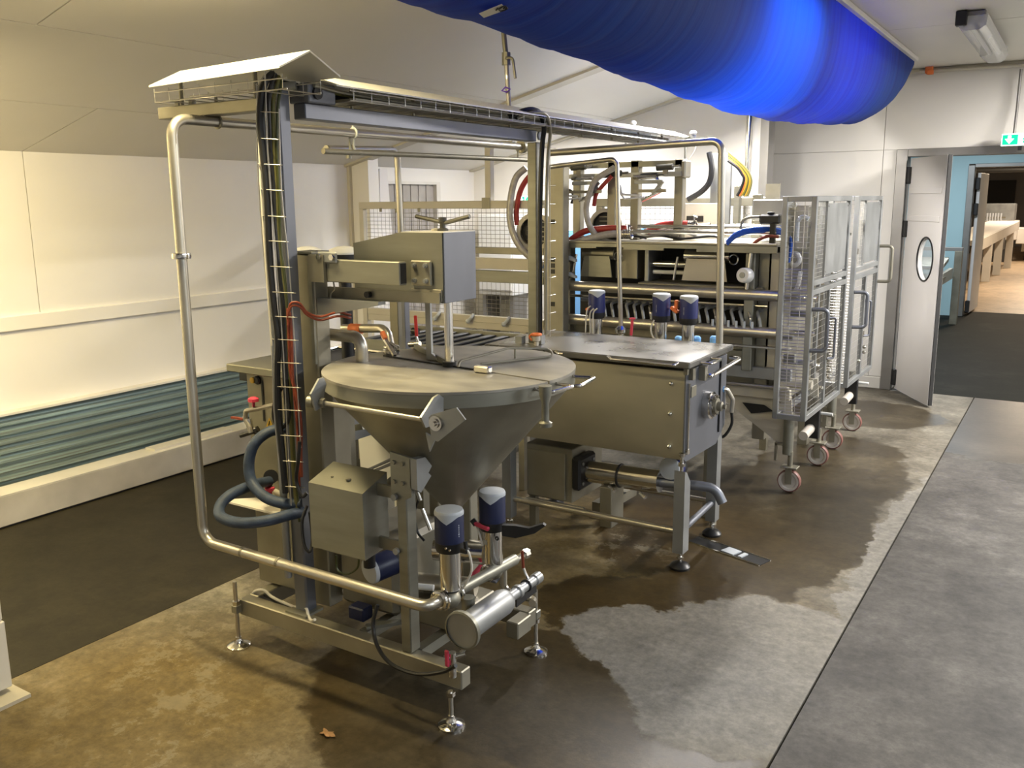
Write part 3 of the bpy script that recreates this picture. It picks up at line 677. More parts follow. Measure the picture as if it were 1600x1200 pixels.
# hopper -----------------------------------------------------------
HX, HY, HZ, HR = -1.93, 2.62, 1.2, .464
hp = thing('hopper', 'steel cone hopper with a round two piece lid on the skid', 'hopper', (HX, HY, .64))
prof = [(.0, .60), (.036, .60), (.036, .66), (HR-.018, HZ-.062), (HR-.006, HZ-.052)]
part('cone', MB().lathe(prof, (HX, HY, 0), n=64), 'steel_dark', hp)
part('rim_band', MB().lathe([(HR-.006, HZ-.052), (HR, HZ-.05), (HR, HZ-.006), (HR-.02, HZ-.006)], (HX, HY, 0), n=64), 'steel', hp)
def half(a0, a1, z0, z1, r, hub=False):
    n = 36; poly = [(r*cos(a0+(a1-a0)*i/n), r*sin(a0+(a1-a0)*i/n)) for i in range(n+1)]
    if hub: poly.append((0, 0))
    return MB().prism(poly, (HX, HY, z0), (1, 0, 0), (0, 1, 0), z1-z0)
SP = radians(-8); CUT = pi+SP-.47
part('front_lid', half(pi+SP+.012, 2*pi+SP-.012, HZ-.005, HZ+.004, HR+.002), 'steel_lid', hp)
part('rear_lid', half(SP+.006, CUT, HZ-.005, HZ+.006, HR+.002, True), 'steel_lid', hp)
part('shaded_lid', half(CUT+.01, pi+SP-.004, HZ-.005, HZ+.002, HR+.002, True), 'steel_dark', hp)  # back left of the lid in darker steel, its shadow put into colour
ud = V((cos(SP), sin(SP), 0)); HC = V((HX, HY, HZ))
part('hinge_strip', MB().bar(HC-ud*.36+V((0, 0, .006)), HC+ud*.20+V((0, 0, .006)), .012, .006), 'black', hp)
part('rear_lid_edge', MB().bar(HC+V((.03*cos(CUT), .03*sin(CUT), .012)), HC+V((.44*cos(CUT), .44*sin(CUT), .016)), .01, .022), 'steel', hp)
# latch block, prop wire, stiffener wires
part('latch', MB().box(HX+.150, HX+.215, HY-.065, HY-.035, HZ+.005, HZ+.03, .005), 'chrome', hp)
part('prop_wire', MB().tube([(HX+.06, HY-.03, HZ+.012), (HX+.055, HY-.01, HZ+.03), (HX+.12, HY+.22, HZ+.05), (HX+.22, HY+.36, HZ+.035), (HX+.25, HY+.34, HZ+.012), (HX+.10, HY+.06, HZ+.012)], .0045, .03), 'steel_dark', hp)
part('prop_wire', MB().tube([(HX+.13, HY+.25, HZ+.007), (HX+.13, HY+.25, HZ+.048)], .004), 'steel_dark', hp)
for (pa, pb, name) in (((825, 604), (887, 598), 'handle'), ((872, 595), (905, 586), 'handle')):
    pass
def grip(a0, a1, out, z): 
    p = [V((HX+r*cos(a), HY+r*sin(a), z)) for r, a in ((HR-.004, a0), (HR+out, a0), (HR+out, a1), (HR-.004, a1))]
    return MB().tube(p, .006, .018, 8)
h0, h1, h2, h3 = at(830, 606, z=HZ-.012), at(846, 600, z=HZ-.012), at(880, 595, z=HZ-.012), at(893, 583, z=HZ-.012)
A = lambda p: math.atan2(p.y-HY, p.x-HX)
part('handle', grip(A(at(838, 603, z=HZ)), A(at(866, 594, z=HZ)), .075, HZ-.012), 'chrome', hp); part('handle', grip(A(at(873, 594, z=HZ)), A(at(890, 582, z=HZ)), .085, HZ-.014), 'chrome', hp)
# spigot on the right flank
sp = at(852, 617, y=2.44)
part('spigot', MB().lathe([(0, -.105), (.022, -.105), (.023, -.092), (.013, -.086), (.012, -.03), (.020, 0), (.022, .03), (0, .03)], sp, n=16), 'steel', hp)
# tipping bar with side plates and counterweight flag
by = 2.145
ba, bb_ = at(502, 629, y=by), at(664, 656, y=by); bx0, bx1, bz = ba.x, bb_.x, (ba.z+bb_.z)/2
part('tipping_bar', MB().cyl(ba, bb_, .0085, n=12), 'tube', hp)
def px_plate(name, pts, ax, val, depth, m_):
    P3 = [at(*q, **{ax: val}) for q in pts]; d = V((depth, 0, 0)) if ax == 'x' else V((0, depth, 0)); k = len(P3)
    return part(name, MB().add(P3+[p+d for p in P3], [tuple(range(k)), tuple(range(2*k-1, k-1, -1))]+[(i, k+i, k+(i+1) % k, (i+1) % k) for i in range(k)]), m_, hp)
px_plate('side_plate', [(655, 652), (675, 621), (683, 616), (690, 621), (690, 642), (674, 664), (662, 668)], 'x', bx1, .008, 'steel_grey')
px_plate('side_plate', [(486, 616), (499, 592), (506, 590), (510, 600), (503, 636), (494, 642)], 'x', bx0, -.008, 'steel_grey')
px_plate('flag_plate', [(670, 652), (674, 648), (713, 637), (727, 656), (684, 690), (674, 686)], 'y', by-.014, .006, 'steel_grey')
px_plate('tail_plate', [(665, 676), (680, 686), (671, 706)], 'y', by-.006, .006, 'steel_grey')
pv = at(682, 661, y=by-.015); part('pivot_boss', MB().lathe([(0, 0), (.024, 0), (.024, .008), (.015, .008), (.015, .013), (.008, .013), (.008, .02), (0, .02)], pv, (0, -1, 0), 20), 'chrome', hp)
part('pivot_boss', MB().lathe([(0, 0), (.02, 0), (.02, .02), (0, .026)], at(490, 628, y=by), (-1, -.3, 0), 20), 'steel', hp); part('pivot_nut', MB().cyl(ba, ba+V((.02, 0, 0)), .017, n=8), 'steel_dark', hp)
part('rim_lug', MB().box(bx0+.03, bx0+.06, by+.06, by+.16, HZ-.05, HZ-.012, .004), 'steel_grey', hp)

# inlet bends onto the lid
ib = thing('inlet_bend', 'two inch inlet pipe bending down into the left side of the hopper lid', 'pipe', (-2.25, 2.66, HZ))
pb = at(566, 566, z=HZ); 
part('pipe', MB().tube([(at(490, 521, y=pb.y).x, pb.y, at(500, 521, y=pb.y).z), (pb.x, pb.y, at(500, 521, y=pb.y).z), (pb.x, pb.y, HZ+.002)], .024, .075, 16, 10), 'tube', ib)
part('collar', MB().cyl(at(497, 521, y=pb.y), at(503, 521, y=pb.y), .031, n=18), 'chrome', ib)
pc = at(612, 552, z=HZ+.004)
ib2 = thing('inlet_valve', 'inlet pipe with a clamp and flip lever on the hopper lid behind the bend', 'valve', (pc.x, pc.y, HZ))
part('pipe', MB().tube([at(536, 513, y=2.78), at(596, 513, y=2.78), at(606, 520, y=2.76), (pc.x, pc.y, HZ+.012)], .018, .05, 12, 7), 'tube', ib2)
part('sleeve', MB().cyl(at(548, 513, y=2.78), at(565, 514, y=2.78), .021, n=16), 'orange', ib2, 'amber sleeve')
part('clamp', MB().ring((pc.x, pc.y, HZ+.03), (0, 0, 1), .026, .007).cyl((pc.x, pc.y, HZ+.006), (pc.x, pc.y, HZ+.02), .034, n=20), 'chrome', ib2)
ll = at(605, 540, y=2.68)
part('lever', MB().bar(at(598, 524, y=2.70), at(617, 556, y=2.66), .014, .012).bar(at(609, 536, y=2.69), at(622, 543, y=2.69), .008, .012), 'chrome', ib2)
part('lever_grip', MB().bar(at(597, 519, y=2.70), at(602, 529, y=2.69), .016, .014), 'orange', ib2)
rl = thing('red_lever_valve', 'small valve with upright red lever at the back of the hopper lid', 'valve', at(651, 533, y=3.0))
part('grip', MB().bar(at(649, 493, y=3.0), at(651, 526, y=3.0), .017, .008, b=.003), 'red', rl)
part('stem', MB().tube([at(651, 526, y=3.0), at(653, 534, y=3.0), at(645, 537, y=3.0)], .005, .008), 'chrome', rl)
part('body', MB().cyl(at(640, 538, y=3.0), at(656, 537, y=3.0), .012), 'chrome', rl)

# mast and lifting arm ----------------------------------------------
ms = thing('lift_mast', 'steel mast with paired arms holding the stirrer drive over the hopper', 'mast', (-2.44, 2.47, .205))
part('post', MB().box(-2.495, -2.405, 2.425, 2.50, .206, 1.615, .005), 'steel_dark', ms)
part('cap_plate', MB().box(-2.50, -2.40, 2.415, 2.51, 1.615, 1.625, .002), 'steel', ms)
part('slot_plate', MB().box(-2.425, -2.408, 2.415, 2.425, 1.2, 1.60), 'steel', ms)
part('upper_arm', MB().box(-2.33, -1.985, 2.415, 2.455, 1.516, 1.598, .003), 'steel', ms)
part('upper_arm', MB().box(-2.33, -1.985, 2.66, 2.70, 1.516, 1.60, .003), 'steel', ms)
part('arm_mouth', MB().box(-1.9865, -1.983, 2.42, 2.45, 1.522, 1.592), 'black', ms)
part('lower_arm', MB().prism([(-2.40, 1.42), (-2.2, 1.452), (-1.87, 1.452), (-1.87, 1.49), (-2.40, 1.49)], (0, 2.50, 0), (1, 0, 0), (0, 0, 1), .012), 'steel_dark', ms)
part('knee_plate', MB().prism([(-2.40, 1.39), (-2.33, 1.395), (-2.10, 1.44), (-2.10, 1.452), (-2.40, 1.452)], (0, 2.47, 0), (1, 0, 0), (0, 0, 1), .04), 'steel_grey', ms)
part('link_plate', MB().prism([(-2.405, 1.515), (-2.33, 1.515), (-2.33, 1.615), (-2.405, 1.615)], (0, 2.43, 0), (1, 0, 0), (0, 0, 1), .03), 'steel_dark', ms)
part('knuckle', MB().box(-2.365, -2.27, 2.405, 2.416, 1.585, 1.627, .005), 'steel_grey', ms)
for x in (-2.348, -2.285): part('bolt', MB().hexbolt((x, 2.405, 1.608), (0, -1, 0), .012, .012), 'chrome', ms)
for x in (-2.19,): part('bolt', MB().cyl((x, 2.488, 1.47), (x, 2.47, 1.47), .012, n=14), 'black', ms)
part('hook_wire', MB().tube([at(521, 440, y=2.44), at(523, 452, y=2.44), at(517, 458, y=2.44), at(516, 470, y=2.44), at(514, 485, y=2.44)], .003, .01), 'steel_dark', ms)
dr = thing('stirrer_drive', 'boxed stirrer drive with a two arm hand wheel above the hopper', 'drive unit', (-2.05, 2.6, 1.45))
part('housing', MB().prism([(-2.27, 1.442), (-1.862, 1.452), (-1.862, 1.696), (-2.047, 1.696), (-2.27, 1.655)], (0, 2.70, 0), (1, 0, 0), (0, 0, 1), .20), 'steel', dr)
part('end_plate', MB().box(-1.862, -1.857, 2.503, 2.697, 1.452, 1.697, .002), 'steel_blue', dr)
part('top_plate', MB().box(-2.045, -1.858, 2.502, 2.699, 1.696, 1.699), 'cover', dr)
bp_ = MB().box(-1.995, -1.905, 2.487, 2.50, 1.512, 1.60, .004); part('mounting_plate', bp_, 'steel_dark', dr)
for x in (-1.975, -1.925):
    for z in (1.53, 1.583): part('bolt', MB().cyl((x, 2.487, z), (x, 2.479, z), .009, n=14).hexbolt((x, 2.479, z), (0, -1, 0), .006, .006), 'steel_grey', dr)
part('cover_strip', MB().box(-2.0, -1.866, 2.494, 2.50, 1.456, 1.50, .001), 'steel_dark', dr)
for x in (-1.985, -1.915, -1.885): part('bolt', MB().hexbolt((x, 2.494, 1.478), (0, -1, 0), .007, .005), 'steel_grey', dr)
part('lifting_rod', MB().cyl((HX, HY, HZ+.002), (HX, HY, 1.45), .0165, n=20), 'chrome', dr)
part('rod_collar', MB().cyl((HX, HY, HZ+.005), (HX, HY, HZ+.022), .026, n=20), 'black', dr)
wx, wy = -1.94, 2.60
hw = part('hand_wheel', MB().tube([at(650, 338, y=wy), at(690, 347, y=wy), at(697, 348, y=wy), at(734, 338, y=wy)], .0075, .03, 8), 'dark_iron', dr)
part('hub', MB().lathe([(.02, 0), (.02, .008), (.011, .012), (.011, .03), (.015, .034), (.015, .048), (0, .05)], (at(692, 362, y=wy).x, wy, 1.698), n=16), 'dark_iron', hw)
part('grease_cap', MB().lathe([(.014, 0), (.014, .008), (0, .011)], (at(680, 361, y=wy).x, wy, 1.698), n=12), 'cream', dr)
part('lid_prop', MB().prism([(0, HZ+.004), (.05, HZ+.004), (.05, HZ+.015), (.025, HZ+.03), (.024, 1.45), (.0, 1.45)], (at(664, 480, y=2.69).x, 2.69, 0), (1, 0, 0), (0, 0, 1), -.012), 'steel_grey', dr)

# cable post with basket, cables --------------------------------------
cp = thing('cable_post', 'tall blue grey post rising from the skid with a wire cable basket', 'post', (-2.48, 2.36, .205))
part('post', MB().box(-2.512, -2.445, 2.335, 2.392, .206, 2.20, .006), 'steel_blue', cp)
part('base_plate', MB().box(-2.53, -2.42, 2.30, 2.40, .205, .214), 'steel', cp)
part('conduit', MB().tube([(-2.522, 2.320, .35), (-2.522, 2.320, 2.13), (-2.50, 2.35, 2.205), (-2.42, 2.40, 2.215)], .015, .06, 12), 'steel_grey', cp)
def bp_at(px, py, y=2.275): return at(px, py, y=y)
bk = MB()
rails = [[(401, 130), (402, 250), (412, 400), (424, 520), (428, 640), (440, 760)], [(414, 110), (419, 250), (431, 400), (442, 540), (448, 660), (455, 790)], [(436, 170), (440, 300), (452, 420), (462, 560), (470, 700)]]
for rr in rails: bk.tube(curve([bp_at(*q) for q in rr], 4), .0024, n=5)
for q0 in [(400, 404, 132), (401, 436, 174), (402, 437, 216), (403, 441, 256), (408, 443, 296), (411, 447, 337), (415, 450, 376), (418, 456, 416), (421, 462, 456), (424, 464, 494), (426, 466, 530), (428, 470, 566), (430, 470, 604), (434, 472, 640), (438, 472, 680), (442, 474, 720), (446, 476, 760)]:
    x0_, x1_, yy = q0
    bk.tube([bp_at(x0_, yy, 2.315), bp_at(x0_, yy, 2.268), bp_at(x1_, yy+2, 2.268), bp_at(x1_, yy+2, 2.315)], .0018, .008, 5, 3)
part('wire_basket', bk, 'wire', cp, kind='stuff')
def cable(label, pts, r, m_, name='power_cable', group='cables down the cable post', n=8, smooth=True):
    return solo(name, MB().tube(curve(pts, 6) if smooth else pts, r, n=n), m_, label, 'cable', group)
over = [(-2.43, 2.42, 2.215), (-2.50, 2.38, 2.235)]
cable('thick black cable leftmost in the wire basket of the cable post', over+[bp_at(424, 116, 2.32), bp_at(410, 140), bp_at(406, 190)]+[bp_at(*q) for q in ((411, 240), (417, 310), (421, 400), (428, 480), (434, 530), (433, 580), (434, 640), (440, 700), (446, 770))], .0125, 'black')
cable('second black cable beside the thick one in the cable post basket', over+[bp_at(430, 118, 2.33), bp_at(420, 150, 2.29)]+[bp_at(x, y, 2.29) for x, y in ((422, 220), (427, 290), (430, 360), (437, 430), (443, 480), (445, 540), (449, 610), (452, 650), (441, 668), (428, 655), (430, 625), (440, 606))], .0075, 'black')
cable('olive sheathed cable in the middle of the cable post basket', over+[bp_at(436, 122, 2.34), bp_at(427, 160, 2.31)]+[bp_at(x, y, 2.30) for x, y in ((428, 230), (432, 310), (435, 380), (443, 450), (449, 520), (452, 600), (455, 680), (460, 760), (466, 810))], .007, 'olive')
cable('dark green cable at the right of the cable post basket', over+[bp_at(440, 126, 2.345), bp_at(434, 170, 2.32)]+[bp_at(x, y, 2.305) for x, y in ((433, 240), (437, 320), (438, 380), (446, 450), (453, 560), (457, 660), (463, 760), (468, 815))], .0055, 'green')
cable('thin pale cable curving over the top of the cable post', [(-2.42, 2.42, 2.225), (-2.50, 2.37, 2.245), bp_at(414, 118, 2.30), bp_at(403, 142, 2.28), bp_at(404, 200), bp_at(408, 300), bp_at(416, 420), bp_at(425, 540)], .004, 'white_cable')
cable('thin red air line down the cable post at hopper height', [bp_at(x, y, 2.28) for x, y in ((453, 488), (456, 520), (457, 570), (460, 620), (464, 660), (466, 710), (468, 760))], .0045, 'redair', 'air_line', 'red air lines on the cable post')
cable('rust red air line right of the thin red one on the cable post', [bp_at(x, y, 2.283) for x, y in ((450, 482), (452, 530), (454, 580), (461, 610), (470, 660), (470, 710), (471, 745))], .0065, 'redair', 'air_line', 'red air lines on the cable post')
for k, (o1, o2) in enumerate(((0, 0), (.012, .008))):
    cable(('upper', 'lower')[k]+' red air line looping from the cable post to the arm underside', [at(449, 492+6*k, y=2.27), at(455, 474+5*k, y=2.27), at(468, 474+5*k, y=2.29), at(480, 488+4*k, y=2.33), at(500, 495+5*k, y=2.40), at(528, 488+6*k, y=2.44), at(548, 492+5*k, y=2.5)], .0045, 'redair', 'air_line', 'red air lines under the arm')
cable('black coil of cable hanging low beside the control box', [at(480, 790, y=2.27), at(472, 815, y=2.25), at(475, 850, y=2.24), at(484, 862, y=2.25), at(488, 840, y=2.28), at(484, 800, y=2.28)], .006, 'black')
cable('black plug lead hanging at the foot of the red air lines', [at(468, 690, y=2.26), at(466, 720, y=2.255), at(463, 750, y=2.26), at(472, 775, y=2.26), at(480, 770, y=2.27)], .007, 'black')

# control box -----------------------------------------------------------
cb = thing('control_box', 'plain steel control box on brackets beside the hopper upright', 'control box', (-2.18, 2.30, .55))
part('body', MB().prism([(0, .545), (.135, .56), (.135, .84), (0, .795)], (-2.312, 2.25, 0), (0, 1, 0), (0, 0, 1), .262), 'steel', cb)
part('bolt', MB().lathe([(.010, 0), (.010, .006), (0, .008)], (-2.16, 2.30, .814), n=8), 'steel_dark', cb); part('bolt', MB().lathe([(.005, 0), (.005, .004), (0, .005)], (-2.24, 2.30, .813), n=8), 'steel_dark', cb)
for z in (.79, .59):
    part('arm', MB().prism([(-2.05, -.022), (-1.945, -.022), (-1.925, -.012), (-1.925, .012), (-1.945, .022), (-2.05, .022)], (0, 2.34, z), (1, 0, 0), (0, 0, 1), .012), 'steel_dark', cb)
    part('bolt', MB().cyl((-1.94, 2.298, z), (-1.94, 2.286, z), .012, n=12), 'steel_grey', cb)
part('gland', MB().cyl((-2.075, 2.30, .50), (-2.075, 2.30, .55), .022, n=14), 'black', cb)
part('cable_loop', MB().tube(curve([at(525, 868, y=2.31), at(527, 890, y=2.31), at(542, 897, y=2.31), at(558, 888, y=2.31), at(561, 872, y=2.31)], 6), .004, n=6), 'green', cb)

# gearbox cabinet and drive cabinet behind the post ----------------------
gc = thing('pump_cabinet', 'tall steel cabinet with an overhanging top behind the cable post', 'cabinet', (-2.68, 2.75, .205))
part('body', MB().box(-2.905, -2.51, 2.505, 2.70, .56, 1.11, .004), 'steel_dark', gc)
part('top', MB().box(-2.985, -2.505, 2.47, 2.74, 1.11, 1.143, .004), 'steel', gc)
part('tray', MB().prism([(-3.02, 2.42), (-2.62, 2.42), (-2.62, 2.56), (-2.86, 2.56)], (0, 0, .545), (1, 0, 0), (0, 1, 0), .008), 'white_paint', gc, 'pale tray plate')
part('lower_body', MB().box(-2.845, -2.50, 2.45, 2.96, .215, .535, .006), 'steel_dark', gc)
bt_ = at(402, 594, y=2.50); part('button', MB().lathe([(.018, 0), (.018, .006), (.013, .012), (0, .013)], (bt_.x, 2.503, bt_.z), (0, -1, 0), 16), 'black', gc); bt_ = at(391, 595, y=2.48)
part('button', MB().lathe([(.013, 0), (.013, .01), (0, .013)], (bt_.x, 2.498, bt_.z), (0, -1, 0), 16), 'yellow', gc, 'yellow push button')
s0_, s1_ = at(409, 595, y=2.503), at(413, 658, y=2.503); part('slot', MB().bar(s0_, s1_, .01, .003), 'black', gc)
tr_ = at(421, 662, y=2.50); 
part('warning_sign', MB().prism([(-.022, -.016), (.022, -.016), (0, .024)], (tr_.x, 2.502, tr_.z), (1, 0, 0), (0, 0, 1), .002), 'yellow', gc, 'yellow warning triangle')
part('warning_mark', MB().bar((tr_.x-.004, 2.499, tr_.z-.008), (tr_.x+.002, 2.499, tr_.z+.012), .005, .002), 'ink', gc)
dc = thing('drive_cabinet', 'lower steel pump housing right of the post foot on the skid', 'cabinet', (-2.2, 2.66, .205))
part('body', MB().box(-2.395, -2.10, 2.47, 2.86, .215, .52, .02), 'steel_dark', dc)
part('motor_foot', MB().box(-2.28, -2.20, 2.39, 2.45, .206, .26, .006), 'navy', dc)
# instrument cluster of valves on the cabinet front left
tv = thing('water_valve', 'small brass and steel tap valve with a red knob on the cabinet side', 'valve', at(398, 640, y=2.42))
part('pipe', MB().tube([at(432, 632, y=2.46), at(405, 638, y=2.44), at(384, 642, y=2.42), at(383, 655, y=2.42), at(390, 668, y=2.42), at(392, 676, y=2.42)], .010, .012), 'tube', tv)
part('knob', MB().lathe([(.006, -.02), (.006, 0), (.022, .002), (.022, .014), (.012, .02), (0, .02)], at(396, 628, y=2.43), n=10), 'pink', tv, 'faded red tap knob')
part('elbow', MB().cyl(at(402, 673, y=2.44), at(376, 681, y=2.42), .009).cyl(at(404, 671, y=2.45), at(397, 674, y=2.44), .016, n=10), 'black', tv)
part('lever', MB().bar(at(362, 652, y=2.42), at(380, 655, y=2.42), .012, .008), 'redair', tv, 'red tap lever')
part('body', MB().cyl(at(388, 655, y=2.43), at(391, 670, y=2.43), .015, n=10), 'chrome', tv)
tv2 = thing('drain_tap', 'small tap with red knob low on the cabinet above the tray', 'valve', at(425, 765, y=2.44))
part('pipe', MB().tube([at(427, 752, y=2.47), at(415, 752, y=2.44), at(407, 757, y=2.42)], .011, .01), 'tube', tv2)
part('flange', MB().cyl(at(423, 745, y=2.49), at(423, 745, y=2.46), .03, n=18), 'black', tv2)
part('knob', MB().lathe([(.008, -.015), (.008, 0), (.02, .0), (.02, .012), (0, .016)], at(422, 766, y=2.43), n=10), 'pink', tv2)
part('body', MB().cyl(at(430, 768, y=2.44), at(440, 773, y=2.44), .012), 'cream', tv2)
hs = lambda pts, lab: solo('blue_hose', MB().tube(curve(pts, 8), .0215, n=14), 'bluehose', lab, 'hose', 'blue hoses at the cabinet')
hs([at(446, 669, y=2.42), at(420, 675, y=2.36), at(398, 693, y=2.31), at(389, 722, y=2.29), at(393, 752, y=2.28), at(412, 775, y=2.27), at(440, 786, y=2.28), at(470, 788, y=2.32)], 'upper blue rubber hose arching from the cabinet front to the post foot')
hs([at(421, 752, y=2.44), at(395, 758, y=2.34), at(362, 772, y=2.24), at(344, 790, y=2.18), at(346, 808, y=2.14), at(375, 817, y=2.14), at(415, 814, y=2.18), at(450, 805, y=2.25), at(472, 800, y=2.33)], 'lower blue rubber hose looping out left of the cabinet and back')
cable('coil of pale cable lying on the skid beam in front of the cabinet', [at(393, 935, y=2.36), at(398, 924, y=2.36), at(412, 922, y=2.36), at(424, 932, y=2.36), at(440, 940, y=2.35), at(465, 950, y=2.345), at(478, 950, y=2.34), at(482, 962, y=2.32), at(487, 970, y=2.30), at(492, 968, y=2.29)], .006, 'white_cable')
cable('dark cable beside the pale coil on the skid beam', [at(397, 932, y=2.38), at(415, 930, y=2.38), at(440, 945, y=2.37), at(468, 955, y=2.36)], .008, 'black')
cable('long black cable sagging below the front skid beam to the strainer', [at(590, 945, y=2.29), at(583, 975, y=2.27), at(590, 1010, y=2.25), at(612, 1038, y=2.24), at(650, 1053, y=2.23), at(690, 1050, y=2.22), at(712, 1040, y=2.21)], .0075, 'black')

# ---------------------------------------------------------------- valve actuators
def xf(mb, mtx, o): 
    mb.v = [mtx@p+V(o) for p in mb.v]; return mb
def actuator(label, o, hcyl, hhead, rh=.05, rc=.0365, navy='navy', face=-1.12, group='blue headed valve actuators', axis=None, skirt=True):
    """steel cylinder, black collar, blue head and pale notched cap, standing at o (or pointing along axis)"""
    o = V(o); R = Matrix.Identity(3)
    if axis is not None:
        z = V(axis).normalized(); x, y = frame_of(z); R = Matrix((x, y, z)).transposed()
    t = thing('valve_actuator', label, 'actuator', o, group)
    z1 = hcyl; z2 = hcyl+hhead
    part('cylinder', xf(MB().lathe([(0, 0), (rc*.75, 0), (rc, .006), (rc, z1), (0, z1)], n=28), R, o), 'chrome', t)
    part('collar', xf(MB().lathe([(rc*.9, z1-.012), (rh*.92, z1-.006), (rh*1.0, z1+.006), (rh*1.0, z1+.028), (0, z1+.028)], n=28), R, o), 'black', t)
    part('head', xf(MB().lathe([(rh*.985, z1+.026), (rh*.985, z2-.012), (rh*.93, z2-.004), (0, z2-.002)], n=28), R, o), navy, t)
    cap = MB().lathe([(rh*1.0, z2-.013), (rh*1.0, z2-.006), (rh*.93, z2+.002), (rh*.7, z2+.005), (0, z2+.0055)], n=28)
    n = 14; vs = []
    for i in range(n+1):
        a = face-1.15+2.3*i/n; u = abs(i/n-.5)*2; dp = .013+.024*max(0, 1-u*1.5)
        for zz in (z2-.006, z2-dp): vs.append(V((rh*1.012*cos(a), rh*1.012*sin(a), zz)))
    cap.add(vs, [(2*i, 2*i+2, 2*i+3, 2*i+1) for i in range(n)])
    part('cap', xf(cap, R, o), 'cap', t)
    return t
ax1, ay1 = -1.688, 2.27
act1 = actuator('navy headed valve actuator standing nearest, on the manifold in front of the hopper cone', (ax1, ay1, .515), .148, .135)
part('lead', MB().tube(curve([at(728, 856, y=2.25), at(734, 868, y=2.25), at(737, 890, y=2.26), at(730, 908, y=2.27), at(723, 920, y=2.28)], 6), .004, n=6), 'white_cable', act1)
part('plug', MB().cyl(at(727, 846, y=2.25), at(729, 860, y=2.25), .007, n=8).box(at(725, 848, y=2.25).x-.012, at(727, 848, y=2.25).x+.01, 2.24, 2.265, .668, .685, .003), 'black', act1)
part('screw', MB().hexbolt(at(697, 857, y=ay1-.052), (0, -1, 0), .004, .003), 'chrome', act1); part('screw', MB().hexbolt(at(703, 860, y=ay1-.052), (0, -1, 0), .004, .003), 'chrome', act1)
def wordmark(t, o, rh, z0, ang, hgt, m_='cap'):
    """the small upright maker's mark down the side of the head, read as a row of strokes"""
    mm = MB()
    for k, (w_, b) in enumerate(((.5, 0), (.9, 1), (.5, 0), (.5, 0), (.7, 1), (.5, 0))):
        z = z0+hgt*k/6; a0, a1 = ang-.05*w_, ang+.05*w_
        mm.add([V((o[0]+rh*1.004*cos(a), o[1]+rh*1.004*sin(a), zz)) for a in (a0, a1) for zz in (z, z+hgt*.11)], [(0, 2, 3, 1)])
    part('maker_mark', mm, m_, t)
wordmark(act1, (ax1, ay1), .0495, .715, -.25, .045)
act2 = actuator('navy headed valve actuator with black cable guard behind the nearest one', (-1.735, 2.60, .475), .145, .14)
part('cable_guard', MB().prism([(0, -.03), (.05, -.035), (.12, -.012), (.16, .02), (.15, .026), (.10, .006), (.05, .012), (0, .01)], at(786, 822, y=2.57), (1, .35, 0), (0, .0, 1), .02), 'black', act2)
part('cable_gland', MB().bar(at(741, 817, y=2.56), at(764, 827, y=2.55), .018, .016, b=.004), 'pink', act2, 'red cable gland')
part('gland_nut', MB().cyl(at(738, 812, y=2.56), at(744, 820, y=2.56), .011, n=8), 'black', act2)
part('lead', MB().tube(curve([at(745, 822, y=2.56), at(750, 838, y=2.56), at(754, 852, y=2.57)], 5), .004, n=6), 'white_cable', act2)
lb = at(777, 841, y=2.565)
part('badge', MB().cyl((lb.x, 2.566, lb.z), (lb.x, 2.562, lb.z), .0085, n=18), 'ink', act2, 'round black and white badge')
part('badge_face', MB().prism([(-.0016, -.004), (.003, .001), (.0012, .004), (-.003, -.001)], (lb.x, 2.5618, lb.z), (1, 0, 0), (0, 0, 1), .0008), 'cap', act2)
lb = at(762, 848, y=2.566)
part('paper_label', MB().add([V((-1.735+.0372*cos(a), 2.60+.0372*sin(a), z)) for a in (-2.35, -2.1, -1.85, -1.6) for z in (lb.z-.009, lb.z+.009)], [(0, 2, 3, 1), (2, 4, 5, 3), (4, 6, 7, 5)]), 'label', act2)

# return pipe loop ------------------------------------------------------
PY, PX, PZ = 2.15, -2.80, .502
rp_ = thing('return_pipe', 'long steel return pipe looping up left of the hopper and back along the top', 'pipe', (PX, PY, PZ))
part('pipe', MB().tube([(-1.70, 2.215, .492), (-1.70, 2.15, .497), (PX, PY, PZ), (PX, PY, 2.105), (PX, 4.56, 2.112)], .0195, .065, 16, 8), 'tube', rp_)
uz = onz = None
uj = at(287, 400, y=PY)
part('union', MB().lathe([(.0195, -.012), (.034, -.010), (.036, 0), (.034, .010), (.0195, .012)], (PX, PY, uj.z), n=24), 'chrome', rp_)
for px in (380, 436): 
    q_ = at(px, 866 if px == 380 else 884, y=PY); part('weld_ring', MB().cyl((q_.x-.006, PY, PZ), (q_.x+.006, PY, PZ), .0202, n=18), 'steel_dark', rp_)
part('end_clamp', MB().ring((-1.70, 2.222, .492), (0, 1, 0), .026, .010), 'chrome', rp_)
part('end_union', MB().lathe([(.0, 0), (.036, .0), (.036, .03), (.022, .05), (0, .05)], (PX, 4.54, 2.112), (0, 1, 0), 18), 'steel_dark', rp_)
hk = at(340, 192, x=PX)
part('hanger', MB().tube([(PX, hk.y, 2.20), (PX, hk.y, 2.13)], .006).ring((PX, hk.y, 2.106), (0, 1, 0), .022, .005), 'steel_dark', rp_)
hk = at(552, 210, x=PX)
part('hanger', MB().tube([(PX, hk.y, 2.14), (PX, hk.y, 2.05), (PX-.0, hk.y+.02, 2.02)], .005, .02).ring((PX, hk.y, 2.108), (0, 1, 0), .022, .005), 'cap', rp_)
